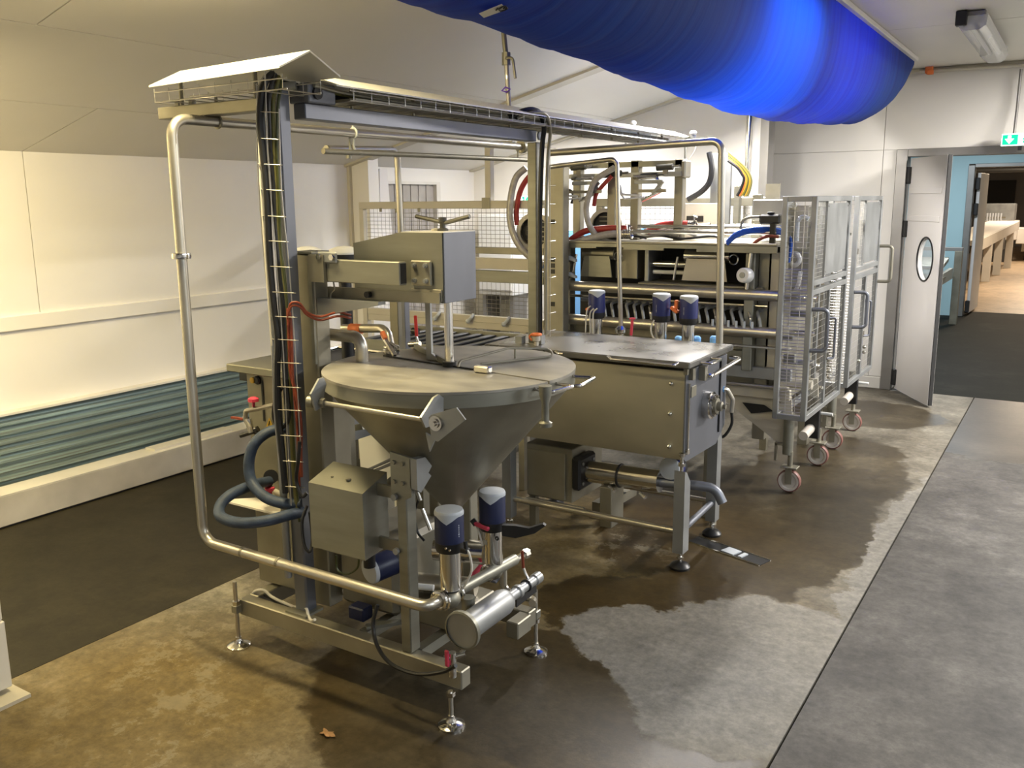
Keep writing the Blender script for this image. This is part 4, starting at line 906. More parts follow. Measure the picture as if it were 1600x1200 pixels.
# manifold under the two actuators
mf = thing('valve_manifold', 'stub manifold pipe joining the two front valve bodies beside the cone', 'pipe', (-1.70, 2.45, .44))
part('pipe', MB().tube([(-1.70, 2.235, .490), (-1.715, 2.72, .455)], .021, n=14), 'steel', mf)
for y in (2.27, 2.60):
    x, z = (-1.69, .487) if y < 2.4 else (-1.733, .455)
    part('valve_body', MB().sphere((x, y, z-.005), .036, 18, .95).cyl((x, y, z), (x, y, z+.035), .026, n=18), 'steel_dark', mf)
    part('clamp', MB().ring((x, y-.04, z), (0, 1, 0), .026, .007).ring((x, y+.04, z), (0, 1, 0), .026, .007), 'chrome', mf)
    part('neck_clamp', MB().ring((x, y, z+.03), (0, 0, 1), .028, .006), 'black', mf)
mk_ = at(717, 933, x=-1.675); part('painted_mark', MB().bar(mk_, mk_+V((0, .022, .012)), .003, .003).bar(mk_+V((0, .012, .0)), mk_+V((0, .03, .012)), .003, .003), 'ink', mf)
part('end_fitting', MB().tube([(-1.715, 2.70, .456), (-1.715, 2.80, .45)], .013).cyl((-1.715, 2.78, .452), (-1.715, 2.81, .45), .020, n=8), 'chrome', mf)
part('drop_leg', MB().cyl((-1.66, 2.33, .33), (-1.66, 2.33, .47), .024, n=16).ring((-1.66, 2.33, .40), (0, 0, 1), .027, .006), 'steel', mf)
part('transfer_pipe', MB().tube([(-1.715, 2.64, .45), (-1.715, 2.64, .36), (-1.58, 2.64, .355), (-1.565, 2.60, .36)], .014, .03), 'tube', mf)
part('valve_handle', MB().obox((-1.80, 2.60, .42), (.06, .10, .008), Matrix.Rotation(.3, 3, 'X'), .003), 'pink', mf, 'red valve handle'); part('valve_handle', MB().obox((-1.76, 2.66, .41), (.06, .10, .008), Matrix.Rotation(.3, 3, 'X'), .003), 'steel_blue', mf)
# strainer
st = thing('strainer', 'horizontal steel strainer body with a round blanking flange at the skid corner', 'strainer', (-1.57, 2.3, .38))
sx = -1.578; sa, sb = at(722, 985, x=sx), at(818, 918, x=sx)
dvec = (sb-sa).normalized()
part('body', MB().lathe([(0, 0), (.062, 0), (.062, .006), (.046, .010), (.046, .24), (.040, .262), (.020, .285), (.0, .285)], sa, dvec, 32), 'steel_grey', st)
part('flange', MB().lathe([(.060, -.006), (.066, -.004), (.066, .010), (.047, .012)], sa, dvec, 32), 'steel', st)
part('neck', MB().lathe([(.020, .28), (.020, .33), (.025, .335), (.025, .35), (.018, .355), (.018, .45), (.022, .455), (.022, .49), (0, .49)], sa, dvec, 20), 'steel_grey', st)
part('band', MB().ring(sa+dvec*.40, dvec, .019, .005), 'black', st)
part('support_strip', MB().bar(sa+dvec*.33-V((0, 0, .04)), sa+dvec*.47-V((0, 0, .035)), .006, .03), 'black', st)
lv = sa+dvec*.43
part('lever', MB().tube([lv, lv+V((-.02, .0, .03)), lv+V((-.03, 0, .05))], .006), 'chrome', st)
part('lever_grip', MB().bar(lv+V((-.03, 0, .045)), lv+V((-.034, 0, .115)), .012, .008, b=.003), 'redair', st, 'red lever grip')
# drain valve at the front corner foot
dp = at(707, 1032, y=2.262)
dv_ = thing('drain_valve', 'small ball drain valve with a red handle on the front right skid corner', 'valve', dp)
part('body', MB().cyl(dp-V((0, 0, .06)), dp+V((0, 0, .03)), .014, n=12).cyl(dp+V((-.02, -.02, .01)), dp+V((.03, .03, .02)), .011), 'chrome', dv_)
part('handle', MB().bar(at(698, 1016, y=2.24), at(699, 1042, y=2.24), .018, .010, b=.004), 'pink', dv_, 'red handle')
part('spout', MB().tube([dp+V((.02, .02, .02)), dp+V((.035, .04, .05)), sa+V((0, .02, -.06))], .008, .02), 'steel', dv_)
# pump and motor under the cone
pm = thing('transfer_pump', 'polished horizontal transfer pump under the hopper cone', 'pump', (-1.98, 2.62, .206))
part('barrel', MB().lathe([(0, 0), (.045, 0), (.045, .20), (0, .20)], (-2.02, 2.62, .47), (1, .35, 0), 24), 'chrome', pm)
part('barrel', MB().lathe([(0, 0), (.036, 0), (.036, .24), (0, .24)], (-2.06, 2.55, .35), (1, .35, 0), 24), 'tube', pm)
part('band', MB().ring((-1.90, 2.605, .35), (1, .35, 0), .037, .006), 'black', pm)
part('outlet', MB().tube([(HX, HY, .60), (HX, HY, .50)], .032, n=18), 'tube', pm); part('stand', MB().box(-2.08, -1.80, 2.50, 2.72, .206, .31, .01), 'steel_dark', pm)
part('nozzle', MB().cyl((-1.98, 2.42, .40), (-1.90, 2.45, .40), .012), 'white_plastic', pm)
actuator('navy headed actuator lying on its side under the control box', at(640, 866, y=2.55), .06, .13, .052, .04, axis=(at(582, 890, y=2.38)-at(640, 866, y=2.55)), face=0)
gh = at(655, 770, y=2.42)
cable('thin dark cable drooping behind the right upright of the skid', [at(648, 752, y=2.42), at(655, 775, y=2.42), at(648, 800, y=2.42), at(652, 830, y=2.42), at(663, 845, y=2.42)], .0045, 'black')
solo('sight_tube', MB().cyl(at(648, 755, y=2.40), at(657, 782, y=2.40), .008), 'chrome', 'upper short bright air cylinder behind the right upright', 'cylinder', 'small air cylinders by the cone')
solo('sight_tube', MB().cyl(at(660, 795, y=2.42), at(673, 828, y=2.42), .008), 'chrome', 'lower short bright air cylinder behind the right upright', 'cylinder', 'small air cylinders by the cone')
solo('twin_rod', MB().cyl(at(573, 735, y=2.6), at(615, 716, y=2.4), .006).cyl(at(577, 739, y=2.6), at(618, 722, y=2.4), .006), 'chrome', 'pair of bright rods reaching from the bracket plate over the control box', 'rod')
# dark tray, domed motors and pale bin seen past the mast
dt = thing('dark_tray', 'black tray with steel rim behind the hopper lid', 'tray', (-2.7, 3.3, .95))
part('basin', MB().prism([(-3.27, 2.78), (-2.42, 2.78), (-2.42, 3.45), (-3.27, 3.45)], (0, 0, .99), (1, 0, 0), (0, 1, 0), .05), 'black', dt)
part('rim', MB().tube([(-3.27, 2.78, 1.05), (-2.42, 2.78, 1.045), (-2.42, 3.45, 1.045), (-3.27, 3.45, 1.05)], .008, n=6, closed=True), 'chrome', dt)
part('support', MB().box(-2.95, -2.9, 3.1, 3.15, 0, .99).box(-2.5, -2.45, 3.1, 3.15, 0, .99), 'steel_dark', dt)
for k, px in enumerate((480, 537)):
    dm = at(px, 392, y=3.15)
    t = thing('domed_motor', ('left', 'right')[k]+' white domed motor head behind the lift mast', 'motor', (dm.x, dm.y, 1.045), 'white domed motors')
    part('body', MB().lathe([(.03, 1.046), (.03, dm.z-.10), (.06, dm.z-.08), (.074, dm.z-.03), (.074, dm.z-.012), (0, dm.z-.012)], (dm.x, dm.y, 0), n=28), 'black', t)
    part('dome', MB().lathe([(.078, dm.z-.014), (.078, dm.z-.006), (.066, dm.z+.008), (.035, dm.z+.02), (0, dm.z+.023)], (dm.x, dm.y, 0), n=28), 'white_plastic', t)
tg_ = thing('trough', 'rounded steel trough with a flange behind the mast below lid level', 'trough', (-2.9, 3.3, .6))
part('shell', MB().prism([(.16*cos(a), .13*sin(a)) for a in [pi*i/12 for i in range(13)]], at(500, 672, y=3.3), (0, 1, 0), (0, 0, 1), .30), 'steel_grey', tg_)
part('flange', MB().bar(at(498, 678, y=3.2), at(568, 666, y=3.2), .02, .03), 'steel', tg_); part('leg', MB().box(-3.2, -3.16, 3.3, 3.34, 0, .62), 'steel_dark', tg_)
pbn = thing('pale_bin', 'pale grey plastic bin standing on the floor behind the control box', 'bin', (-3.1, 3.8, 0))
part('body', MB().prism([(-.22, 0), (.18, 0), (.20, .58), (-.24, .58)], (-3.1, 3.95, 0), (1, 0, 0), (0, 0, 1), .30), 'white_plastic', pbn)
part('rim', MB().box(-3.35, -2.89, 3.64, 3.96, .575, .60, .008), 'white_plastic', pbn)
solo('black_hose', MB().tube(curve([(-2.68, 3.1, .75), (-2.62, 3.15, .66), (-2.66, 3.2, .52), (-2.8, 3.2, .40)], 6), .03, n=12), 'rubber', 'thick black hose hanging behind the cone beside the pale bin', 'hose')

# overhead beam, basket and covers ---------------------------------------
ov = thing('overhead_cable_beam', 'overhead beam with wire basket and pale sloping covers over the machines', 'cable tray', (-2.45, 3.3, 2.1))
BXo = -2.43
part('beam', MB().box(BXo-.03, BXo+.03, 2.42, 4.05, 2.10, 2.155, .003), 'steel_blue', ov)
part('head_box', MB().box(BXo-.05, BXo+.05, 2.42, 2.56, 2.156, 2.225, .004), 'steel_blue', ov)
part('head_cap', MB().cyl((BXo+.05, 2.46, 2.19), (BXo+.06, 2.46, 2.19), .022, n=16), 'black', ov)
part('cross_beam', MB().box(-3.07, BXo-.06, 2.30, 2.36, 2.125, 2.17, .003), 'steel_dark', ov)
for x in (-2.98, -2.90): part('stud', MB().cyl((x, 2.33, 2.17), (x, 2.33, 2.19), .014, n=8), 'steel_dark', ov)
bk = MB()
for x in (BXo-.12, BXo+.12):
    for z in (2.17, 2.205): bk.tube([(x, 2.56, z), (x, 5.85, z)], .0025, n=5)
for k in range(33):
    y = 2.58+k*.1; bk.tube([(BXo-.12, y, 2.212), (BXo-.12, y, 2.168), (BXo+.12, y, 2.168), (BXo+.12, y, 2.212)], .002, n=4)
for y in (2.24, 2.40):
    for z in (2.18, 2.215): bk.tube([(-3.0, y, z), (-2.30, y, z)], .0025, n=5)
for k in range(9):
    x = -3.0+k*.085; bk.tube([(x, 2.24, 2.228), (x, 2.24, 2.178), (x, 2.42, 2.178), (x, 2.42, 2.228)], .002, n=4)
part('wire_basket', bk, 'wire', ov, kind='stuff')
part('tray_floor', MB().box(BXo-.11, BXo+.11, 2.6, 5.8, 2.172, 2.182), 'steel_dark', ov)
# covers: ridge sheets
def ridge(p0, p1, wv, half, drop, t=.006):
    p0, p1, wv = V(p0), V(p1), V(wv); m_ = MB(); dz = V((0, 0, drop))
    pts = [p0-wv*half-dz, p0, p0+wv*half-dz, p1-wv*half-dz, p1, p1+wv*half-dz]; tt = V((0, 0, -t))
    m_.add(pts+[p+tt for p in pts], [(0, 1, 4, 3), (1, 2, 5, 4), (6, 9, 10, 7), (7, 10, 11, 8), (0, 3, 9, 6), (2, 8, 11, 5), (0, 6, 7, 1), (1, 7, 8, 2), (3, 4, 10, 9), (4, 5, 11, 10)])
    return m_
rc = ridge((-2.955, 2.33, 2.300), (-2.275, 2.33, 2.312), (0, 1, 0), .145, .068)
part('cover_sheet', rc, 'cover', ov)
part('cover_sheet', ridge((BXo, 2.48, 2.262), (BXo, 5.95, 2.262), (1, 0, 0), .13, .045), 'cover', ov)
part('cover_stay', MB().cyl((-2.96, 2.33, 2.17), (-2.96, 2.33, 2.29), .008).cyl((-2.55, 2.33, 2.17), (-2.55, 2.33, 2.30), .008), 'steel_dark', ov)
rj = MB()
for k in range(9): rj.cyl((BXo, 2.7+k*.38, 2.155), (BXo, 2.7+k*.38, 2.255), .008, n=8)
part('cover_stay', rj, 'steel_dark', ov)
# cables running in the basket
for k, (dx, m_, r) in enumerate(((-.06, 'black', .011), (-.02, 'black', .009), (.03, 'olive', .008), (.06, 'steel_dark', .007))):
    cable(('first', 'second', 'third', 'fourth')[k]+' cable lying along the overhead basket, counted from the left wall side', [(BXo+dx, 2.44, 2.215), (BXo+dx, 2.7, 2.20), (BXo+dx+.01, 3.6, 2.195), (BXo+dx, 4.6, 2.195), (BXo+dx, 5.7, 2.195)], r, m_, group='cables in the overhead basket')
# rear post with black cables
pp_ = thing('rear_cable_post', 'steel post on the tank top carrying the rear end of the overhead beam', 'post', (-2.44, 4.10, 1.05))
part('post', MB().box(-2.475, -2.42, 4.08, 4.14, 1.052, 2.10, .004), 'steel', pp_)
part('shoe', MB().box(-2.50, -2.40, 4.05, 4.17, 1.045, 1.052), 'steel_dark', pp_)
part('bracket', MB().box(-2.52, -2.48, 4.02, 4.06, 1.052, 1.09).box(-2.40, -2.375, 4.05, 4.09, 1.052, 1.10), 'steel_grey', pp_)
part('cap_bolt', MB().cyl((-2.41, 4.09, 2.13), (-2.40, 4.09, 2.13), .022, n=14), 'cap', pp_)
cable('black cable hooping over the rear cable post and down its side', [(-2.36, 3.72, 2.19), (-2.335, 3.84, 2.235), (-2.33, 3.95, 2.235), (-2.345, 4.03, 2.17), (-2.375, 4.06, 2.05), (-2.40, 4.08, 1.7), (-2.40, 4.08, 1.35), (-2.40, 4.08, 1.10)], .013, 'black')
cable('second black cable hooping beside the first over the rear cable post', [(-2.34, 3.76, 2.19), (-2.31, 3.87, 2.225), (-2.305, 3.98, 2.22), (-2.32, 4.05, 2.15), (-2.352, 4.08, 2.0), (-2.37, 4.09, 1.6), (-2.37, 4.09, 1.10)], .009, 'steel_dark')
bk = MB()
for k in range(11): bk.tube([(-2.418, 4.12, 1.12+k*.095), (-2.35, 4.10, 1.12+k*.095), (-2.35, 4.16, 1.12+k*.095)], .0013, n=4)
for dx in (-.41, -.35): bk.tube([(-2.0+dx, 4.10, 1.09), (-2.0+dx, 4.10, 2.1)], .002, n=4)
part('wire_basket', bk, 'wire', pp_, kind='stuff')
sv = at(838, 505, y=4.0)
sensor = thing('sight_glass', 'small orange ringed sight glass on the tank top at the foot of the rear post', 'fitting', (sv.x, 4.0, 1.05))
part('bowl', MB().lathe([(0, 1.052), (.012, 1.052), (.012, 1.075), (.022, 1.08), (.022, 1.105), (0, 1.105)], (sv.x, 4.0, 0), n=16), 'cream', sensor)
part('ring', MB().ring((sv.x, 4.0, 1.112), (0, 0, 1), .024, .007).tube([(sv.x-.022, 3.99, 1.112), (sv.x-.035, 3.98, 1.10), (sv.x-.022, 3.99, 1.08)], .005, .01), 'orange', sensor)
# second high pipe at left (open downpipe) and thin rail pipe
p1_ = at(512, 233, x=-3.2); p2_ = at(620, 231, x=-3.2)
sp_ = thing('spray_pipe', 'pale steel pipe, open ended, turning down behind the stirrer drive', 'pipe', (-3.2, p2_.y, 1.3))
part('pipe', MB().tube([p1_, (-3.2, p2_.y, p1_.z+.02), (-3.17, p2_.y+.02, 0.0)], .0175, .05, 14, 7), 'tube', sp_)
part('end_cap', MB().cyl(p1_+V((0, -.012, 0)), p1_+V((0, .0, 0)), .019, n=16), 'steel_dark', sp_)
part('clip', MB().ring(p1_+V((0, .17, .002)), (0, 1, 0), .021, .006).cyl(p1_+V((0, .15, -.04)), p1_+V((0, .15, -.02)), .014, n=8), 'steel', sp_)
rpp = thing('rail_pipe', 'dark thin pipe running level below the long return pipe', 'pipe', (-2.8, 3.4, 2.0))
r0, r1 = at(505, 236, x=-2.8), at(826, 250, x=-2.8)
part('pipe', MB().cyl(r0, r1, .0125, n=12), 'steel_dark', rpp)
for t in (.1, .93):
    q = r0.lerp(r1, t); part('hanger', MB().cyl(q, (q.x, q.y, 2.10), .005, n=8), 'steel', rpp)

# ================================================================ HOLDING TANK
tk = thing('holding_tank', 'boxed steel holding tank with a hinged flat lid on four legs', 'tank', (-2.05, 4.24, 0))
part('body', MB().prism([(3.96, .60), (3.98, .555), (4.40, .545), (4.53, .62), (4.53, 1.0), (3.96, 1.0)], (-1.53, 0, 0), (0, 1, 0), (0, 0, 1), -1.05), 'steel_tank', tk)
part('end_plate', MB().prism([(3.955, .57), (3.98, .55), (4.41, .54), (4.535, .62), (4.535, 1.0), (3.955, 1.0)], (-1.53, 0, 0), (0, 1, 0), (0, 0, 1), .008), 'steel_blue', tk)
ld = part('lid', MB().box(-2.66, -1.495, 3.925, 4.555, 1.018, 1.05, .006), 'tank_lid', tk)
part('lid_hinge', MB().box(-1.535, -1.515, 3.95, 3.975, .985, 1.017), 'steel_dark', ld)
part('side_rail', MB().tube([at(950, 557, y=3.905), at(955, 561, y=3.87), at(1054, 571, y=3.87), at(1059, 567, y=3.905)], .007, .012), 'chrome', tk)
for a in (918,): part('side_rail', MB().tube([at(868, 549, y=3.92), at(872, 552, y=3.89), at(880, 553, y=3.89)], .007, .01), 'chrome', tk)
part('lid_handle', MB().tube([(-1.50, 4.06, 1.03), (-1.435, 4.06, 1.03), (-1.435, 4.20, 1.03), (-1.50, 4.20, 1.03)], .006, .012), 'chrome', ld)
part('end_bar', MB().tube([(-1.515, 4.16, .95), (-1.47, 4.16, .95), (-1.44, 4.50, .985), (-1.50, 4.52, .985)], .011, .02), 'chrome', tk)
part('end_bracket', MB().box(-1.522, -1.49, 4.12, 4.16, .93, 1.0).box(-1.522, -1.50, 3.985, 4.02, .955, 1.01), 'steel_dark', tk)
hub = V((-1.522, 4.235, .785))
hb = part('shaft_bearing', MB().lathe([(0, 0), (.070, 0), (.070, .035), (.058, .037), (.058, .05), (0, .05)], hub, (1, 0, 0), 36), 'chrome', tk)
part('bearing_cap', MB().lathe([(.04, .05), (.04, .062), (.024, .064), (.024, .085), (.012, .09), (.012, .105), (0, .105)], hub, (1, 0, 0), 24), 'steel_dark', hb)
for k in range(6):
    a = k*pi/3; part('bolt', MB().hexbolt(hub+V((.05, .05*cos(a), .05*sin(a))), (1, 0, 0), .008, .008), 'chrome', hb)
part('level_strip', MB().box(-1.522, -1.51, 3.975, 3.985, .60, .94).box(-1.522, -1.508, 3.965, 3.995, .59, .615), 'chrome', tk)
part('name_plate', MB().box(-1.522, -1.517, 4.02, 4.085, .86, .915, .002), 'steel_dark', tk)
part('conduit', MB().cyl((-1.518, 4.43, .60), (-1.518, 4.43, .99), .005), 'black', tk)
for z in (.93, .78, .585): 
    b_ = at({.93: 1049, .78: 1047, .585: 1046}[z], {.93: 599, .78: 646, .585: 697}[z], y=3.96); part('stud', MB().sphere((b_.x, 3.955, b_.z), .012, 10), 'chrome', tk)
gk = at(1125, 608, x=-1.54)
part('drain_gland', MB().tube([gk, gk+V((.03, .02, .0)), gk+V((.055, .05, -.06)), gk+V((.05, .05, -.13))], .012, .025), 'tube', tk, 'bent steel cable gland'); part('gland_nut', MB().cyl(gk+V((-.01, 0, 0)), gk+V((.02, .01, 0)), .018, n=8), 'lightblue', tk)
cable('black cable drooping from the bent gland at the tank end', [gk+V((.05, .05, -.12)), gk+V((.05, .06, -.2)), gk+V((.01, .05, -.27)), gk+V((-.04, .03, -.26)), gk+V((-.06, 0, -.2))], .008, 'black')
for lx, ly in ((-1.535, 3.965), (-1.555, 4.48), (-2.535, 3.965), (-2.535, 4.48)):
    if ly < 4.2: poly = [(0, .085), (.075, .085), (.075, .44), (.025, .50), (0, .51)] if lx > -2 else [(0, .085), (.06, .085), (.06, .56), (0, .56)]
    else: poly = [(0, .085), (.065, .085), (.065, .56), (.02, .62), (0, .62)]
    lg = part('leg', MB().prism(poly, (lx+.025, ly-.02, 0), (0, 1, 0), (0, 0, 1), -.055), 'steel_grey', tk)
    part('screw', MB().cyl((lx, ly+.01, .03), (lx, ly+.01, .09), .009, n=10).cyl((lx, ly+.01, .05), (lx, ly+.01, .062), .017, n=6), 'chrome', lg)
    part('foot', MB().lathe([(0, 0), (.05, 0), (.052, .012), (.04, .026), (.018, .036), (0, .036)], (lx, ly+.01, 0), n=24), 'black', lg)
part('lower_rail', MB().cyl((-2.53, 3.985, .187), (-1.56, 3.985, .184), .017, n=16), 'tube', tk)
part('lower_rail', MB().cyl((-2.53, 4.49, .19), (-1.58, 4.49, .19), .015, n=14), 'tube', tk)
part('lower_rail', MB().cyl((-1.54, 4.0, .187), (-1.555, 4.46, .19), .017, n=16), 'steel_blue', tk)
part('jack_bolt', MB().cyl((-1.53, 3.95, .51), (-1.53, 3.95, .60), .009, n=10).cyl((-1.53, 3.95, .535), (-1.53, 3.95, .55), .018, n=8).cyl((-1.53, 3.95, .585), (-1.53, 3.95, .60), .016, n=8), 'chrome', tk)
# pump beneath the tank
tp = thing('tank_pump', 'long polished pump with a black flange lying under the holding tank', 'pump', (-1.95, 4.2, .2))
pa_, pb_ = at(912, 735, y=4.12), at(1032, 752, y=4.12); pd = (pb_-pa_).normalized()
part('barrel', MB().cyl(pa_+pd*.02, pb_, .058, n=28), 'chrome', tp)
part('flange', MB().obox(pa_, (.055, .19, .18), None, .012), 'black', tp)
for y in (-.06, .06):
    for z in (-.055, .055): part('bolt', MB().hexbolt(pa_+V((.026, y, z)), (1, 0, 0), .009, .006), 'steel_grey', tp)
part('band', MB().ring(pa_+pd*.22, pd, .058, .007), 'black', tp)
part('delivery_pipe', MB().tube([pb_-pd*.05+V((0, 0, -.01)), at(1085, 758, y=4.16), at(1118, 763, y=4.2), at(1129, 786, y=4.2)], .025, .09, 14, 8), 'steel_blue', tp)
part('stand', MB().box(-2.02, -1.95, 4.05, 4.2, .10, pa_.z-.05, .004), 'steel_dark', tp)
for px, py in ((952, 768), (1000, 778)): part('drain_nipple', MB().cyl(at(px, py-8, y=4.08), at(px+8, py, y=4.06), .010), 'chrome', tp)
actuator('navy headed actuator lying under the tank with its pale cap to the room', at(1062, 728, y=4.25), .03, .10, .058, .045, navy='navy_bright', axis=at(1027, 738, y=3.98)-at(1062, 728, y=4.25), face=0)
ph = thing('pump_housing', 'plain steel pump housing panel between the tank legs on its left', 'cabinet', (-2.3, 4.2, .12))
part('body', MB().box(-2.47, pa_.x-.03, 4.05, 4.40, .20, .50, .004), 'steel_dark', ph)
part('front_panel', MB().box(-2.455, pa_.x-.07, 4.035, 4.05, .21, .47, .002), 'steel_dark', ph)
part('base_rail', MB().cyl((-2.46, 4.03, .185), (-2.10, 4.03, .185), .012), 'tube', ph); part('leg', MB().box(-2.46, -2.42, 4.06, 4.10, 0, .20), 'steel_dark', ph); part('leg', MB().box(-2.13, -2.09, 4.30, 4.34, 0, .20), 'steel_dark', ph)
fb = thing('floor_channel', 'steel channel lying across under the tank pump with a clamp on it', 'channel', (-1.98, 4.2, 0))
part('channel', MB().bar(at(935, 793, z=.06), at(985, 765, z=.06), .085, .055), 'steel_dark', fb)
part('slot', MB().bar(at(940, 788, z=.09), at(975, 769, z=.09), .03, .006), 'black', fb)
part('clamp', MB().cyl(at(963, 766, z=.10), at(963, 766, z=.14), .03, n=14), 'chrome', fb)
da, db = at(1083, 842, z=.002), at(1195, 880, z=.002); dd = (db-da).normalized()
fd = thing('floor_drain', 'slim steel edged slot drain in the wet floor right of the tank feet', 'drain', da)
part('slot', MB().bar(da, db, .09, .003), 'black', fd); nd = V((-dd.y, dd.x, 0))
for sg in (-1, 1): part('edge', MB().bar(da+nd*.05*sg, db+nd*.05*sg, .010, .008), 'chrome', fd)
part('drain_lid', MB().bar(at(1133, 858, z=.005), at(1152, 865, z=.005), .07, .008), 'cap', fd); part('drain_lid', MB().bar(at(1158, 867, z=.005), at(1164, 869, z=.005), .06, .008), 'cap', fd)
# right hand loop pipe and thin pipe with valves behind the tank
rl_ = thing('delivery_pipe', 'steel pipe running right from the rear post and dropping behind the tank', 'pipe', (-1.6, 4.65, .9))
part('pipe', MB().tube([at(858, 239, y=4.65), at(1128, 220, y=4.65), at(1124, 535, y=4.65), (at(1124, 535, y=4.65).x, 4.65, .0)], .0195, .055, 16, 8), 'tube', rl_)
tl = thing('thin_pipe', 'thin steel pipe bending down between the actuators behind the tank', 'pipe', (-2.27, 4.8, .9))
part('pipe', MB().tube([at(856, 261, y=4.8), at(964, 248, y=4.8), at(970, 512, y=4.8)], .0135, .04, 12, 7), 'tube', tl)
q_ = at(970, 514, y=4.8)
part('fitting', MB().lathe([(.0, .70), (.02, .70), (.02, q_.z-.03), (.034, q_.z-.02), (.034, q_.z), (.018, q_.z+.02), (.0, q_.z+.02)], (q_.x, 4.8, 0), n=18), 'chrome', tl)
actuator('dark blue headed actuator behind the tank, nearest the rear post', (-2.402, 4.75, .72), .40, .155, .05, .036, 'navy_bright', -1.0)
act4 = actuator('dark blue headed actuator behind the tank, middle of the three', (-1.99, 4.75, .72), .405, .15, .052, .036, 'navy_bright', -1.0)
act5 = actuator('dark blue headed actuator behind the tank, beside the loop pipe', (-1.825, 4.75, .72), .40, .15, .052, .036, 'navy_bright', -1.0)
wordmark(act4, (-1.99, 4.75), .0515, 1.175, -1.75, .045); wordmark(act5, (-1.825, 4.75), .0515, 1.17, -1.75, .045)
part('lead', MB().tube(curve([at(1022, 500, y=4.70), at(1017, 512, y=4.70), at(1020, 526, y=4.70), at(1030, 534, y=4.70)], 5), .005, n=6), 'white_cable', act4)
o_ = at(1054, 484, y=4.74)
part('air_fittings', MB().obox(o_, (.05, .03, .02), Matrix.Rotation(.6, 3, 'Y'), .004).obox(o_+V((.01, 0, .03)), (.02, .02, .05), None, .004), 'orange', act5, 'orange air fittings')
o_ = at(922, 481, y=4.72); a3 = bpy.data.objects['valve_actuator.004'] if 'valve_actuator.004' in bpy.data.objects else act4
for k, (x0, y0, x1, y1) in enumerate(((917, 482, 915, 516), (922, 486, 922, 518), (927, 486, 927, 518))):
    cable(('left', 'middle', 'right')[k]+' pale air line falling left of the first actuator behind the tank', [at(x0+6, y0-4, y=4.70), at(x0, y0+4, y=4.70), at(x1, y1, y=4.70), at(x1, y1+20, y=4.72)], .0045, 'white_cable', 'air_line', 'pale air lines behind the tank')
solo('air_fitting', MB().obox(o_, (.06, .02, .018), Matrix.Rotation(-.5, 3, 'Y'), .004), 'orange', 'orange push fitting on the first actuator behind the tank', 'fitting')
rv = thing('red_handle_valve', 'upright red valve handle behind the tank lid between the actuators', 'valve', at(988, 530, y=4.72))
part('handle', MB().bar(at(988, 500, y=4.72), at(986, 524, y=4.72), .014, .008).bar(at(984, 498, y=4.72), at(992, 498, y=4.72), .012, .01), 'pink', rv)
part('stem', MB().cyl(at(986, 524, y=4.72), V((at(986, 524, y=4.72).x, 4.735, .70)), .008), 'steel', rv)
for k, px in enumerate((1060, 1089, 1115)):
    b_ = at(px, 536, y=4.80); solo('blue_float', MB().lathe([(.008, .70-b_.z), (.008, -.085), (.022, -.085), (.022, .03), (.014, .04), (0, .04)], b_, n=14), 'lightblue', ('left', 'middle', 'right')[k]+' light blue fitting showing over the back edge of the tank lid', 'fitting', 'light blue fittings behind the tank')
vm_ = thing('rear_manifold', 'horizontal manifold pipes carrying the three rear actuators behind the tank', 'pipe', (-2.1, 4.75, 0))
part('pipe', MB().cyl((-2.55, 4.75, .69), (-1.60, 4.75, .69), .03, n=16), 'tube', vm_)
part('leg', MB().box(-2.5, -2.46, 4.73, 4.77, 0, .665).box(-1.7, -1.66, 4.73, 4.77, 0, .665), 'steel_dark', vm_)

# ================================================================ FILLING MACHINE, REAR
FY0, FY1 = 5.38, 6.18
fm = thing('filling_machine', 'long steel filling machine with round side tubes behind the tank', 'machine', (-2.3, 5.8, 0))
def fbox(name, x0, x1, y0, y1, z0, z1, m_='steel_dark', b=.004): return part(name, MB().box(x0, x1, y0, y1, z0, z1, b), m_, fm)
for x in (-3.02, -1.62):
    for y in (FY0+.10, FY1-.08): fbox('post', x-.04, x+.04, y, y+.08, .30, 1.50)
for z in (1.232, 1.004): part('side_tube', MB().cyl((-3.10, FY0, z), (-1.50, FY0, z-.004), .034, n=18), 'tube', fm); part('side_tube', MB().cyl((-3.10, FY1, z), (-1.50, FY1, z), .034, n=14), 'tube', fm)
# deck with notched apron
fbox('deck', -3.06, -1.52, FY0-.02, FY1, 1.522, 1.54, 'steel_dark')
ap = [(-3.06, 1.522), (-3.06, 1.49), (-2.72, 1.49), (-2.72, 1.50), (-2.52, 1.50), (-2.52, 1.485), (-2.24, 1.485), (-2.24, 1.50), (-2.02, 1.50), (-2.02, 1.482), (-1.52, 1.482), (-1.52, 1.522)]
part('apron', MB().prism([(a, b) for a, b in ap], (0, FY0-.02, 0), (1, 0, 0), (0, 0, 1), -.012), 'steel', fm)
for k in range(4): part('deck_rail', MB().cyl((-2.5, FY0+.06+k*.10, 1.60+(k % 2)*.03), (-1.55, FY0+.06+k*.10, 1.60+(k % 2)*.03), .013, n=10), 'chrome', fm)
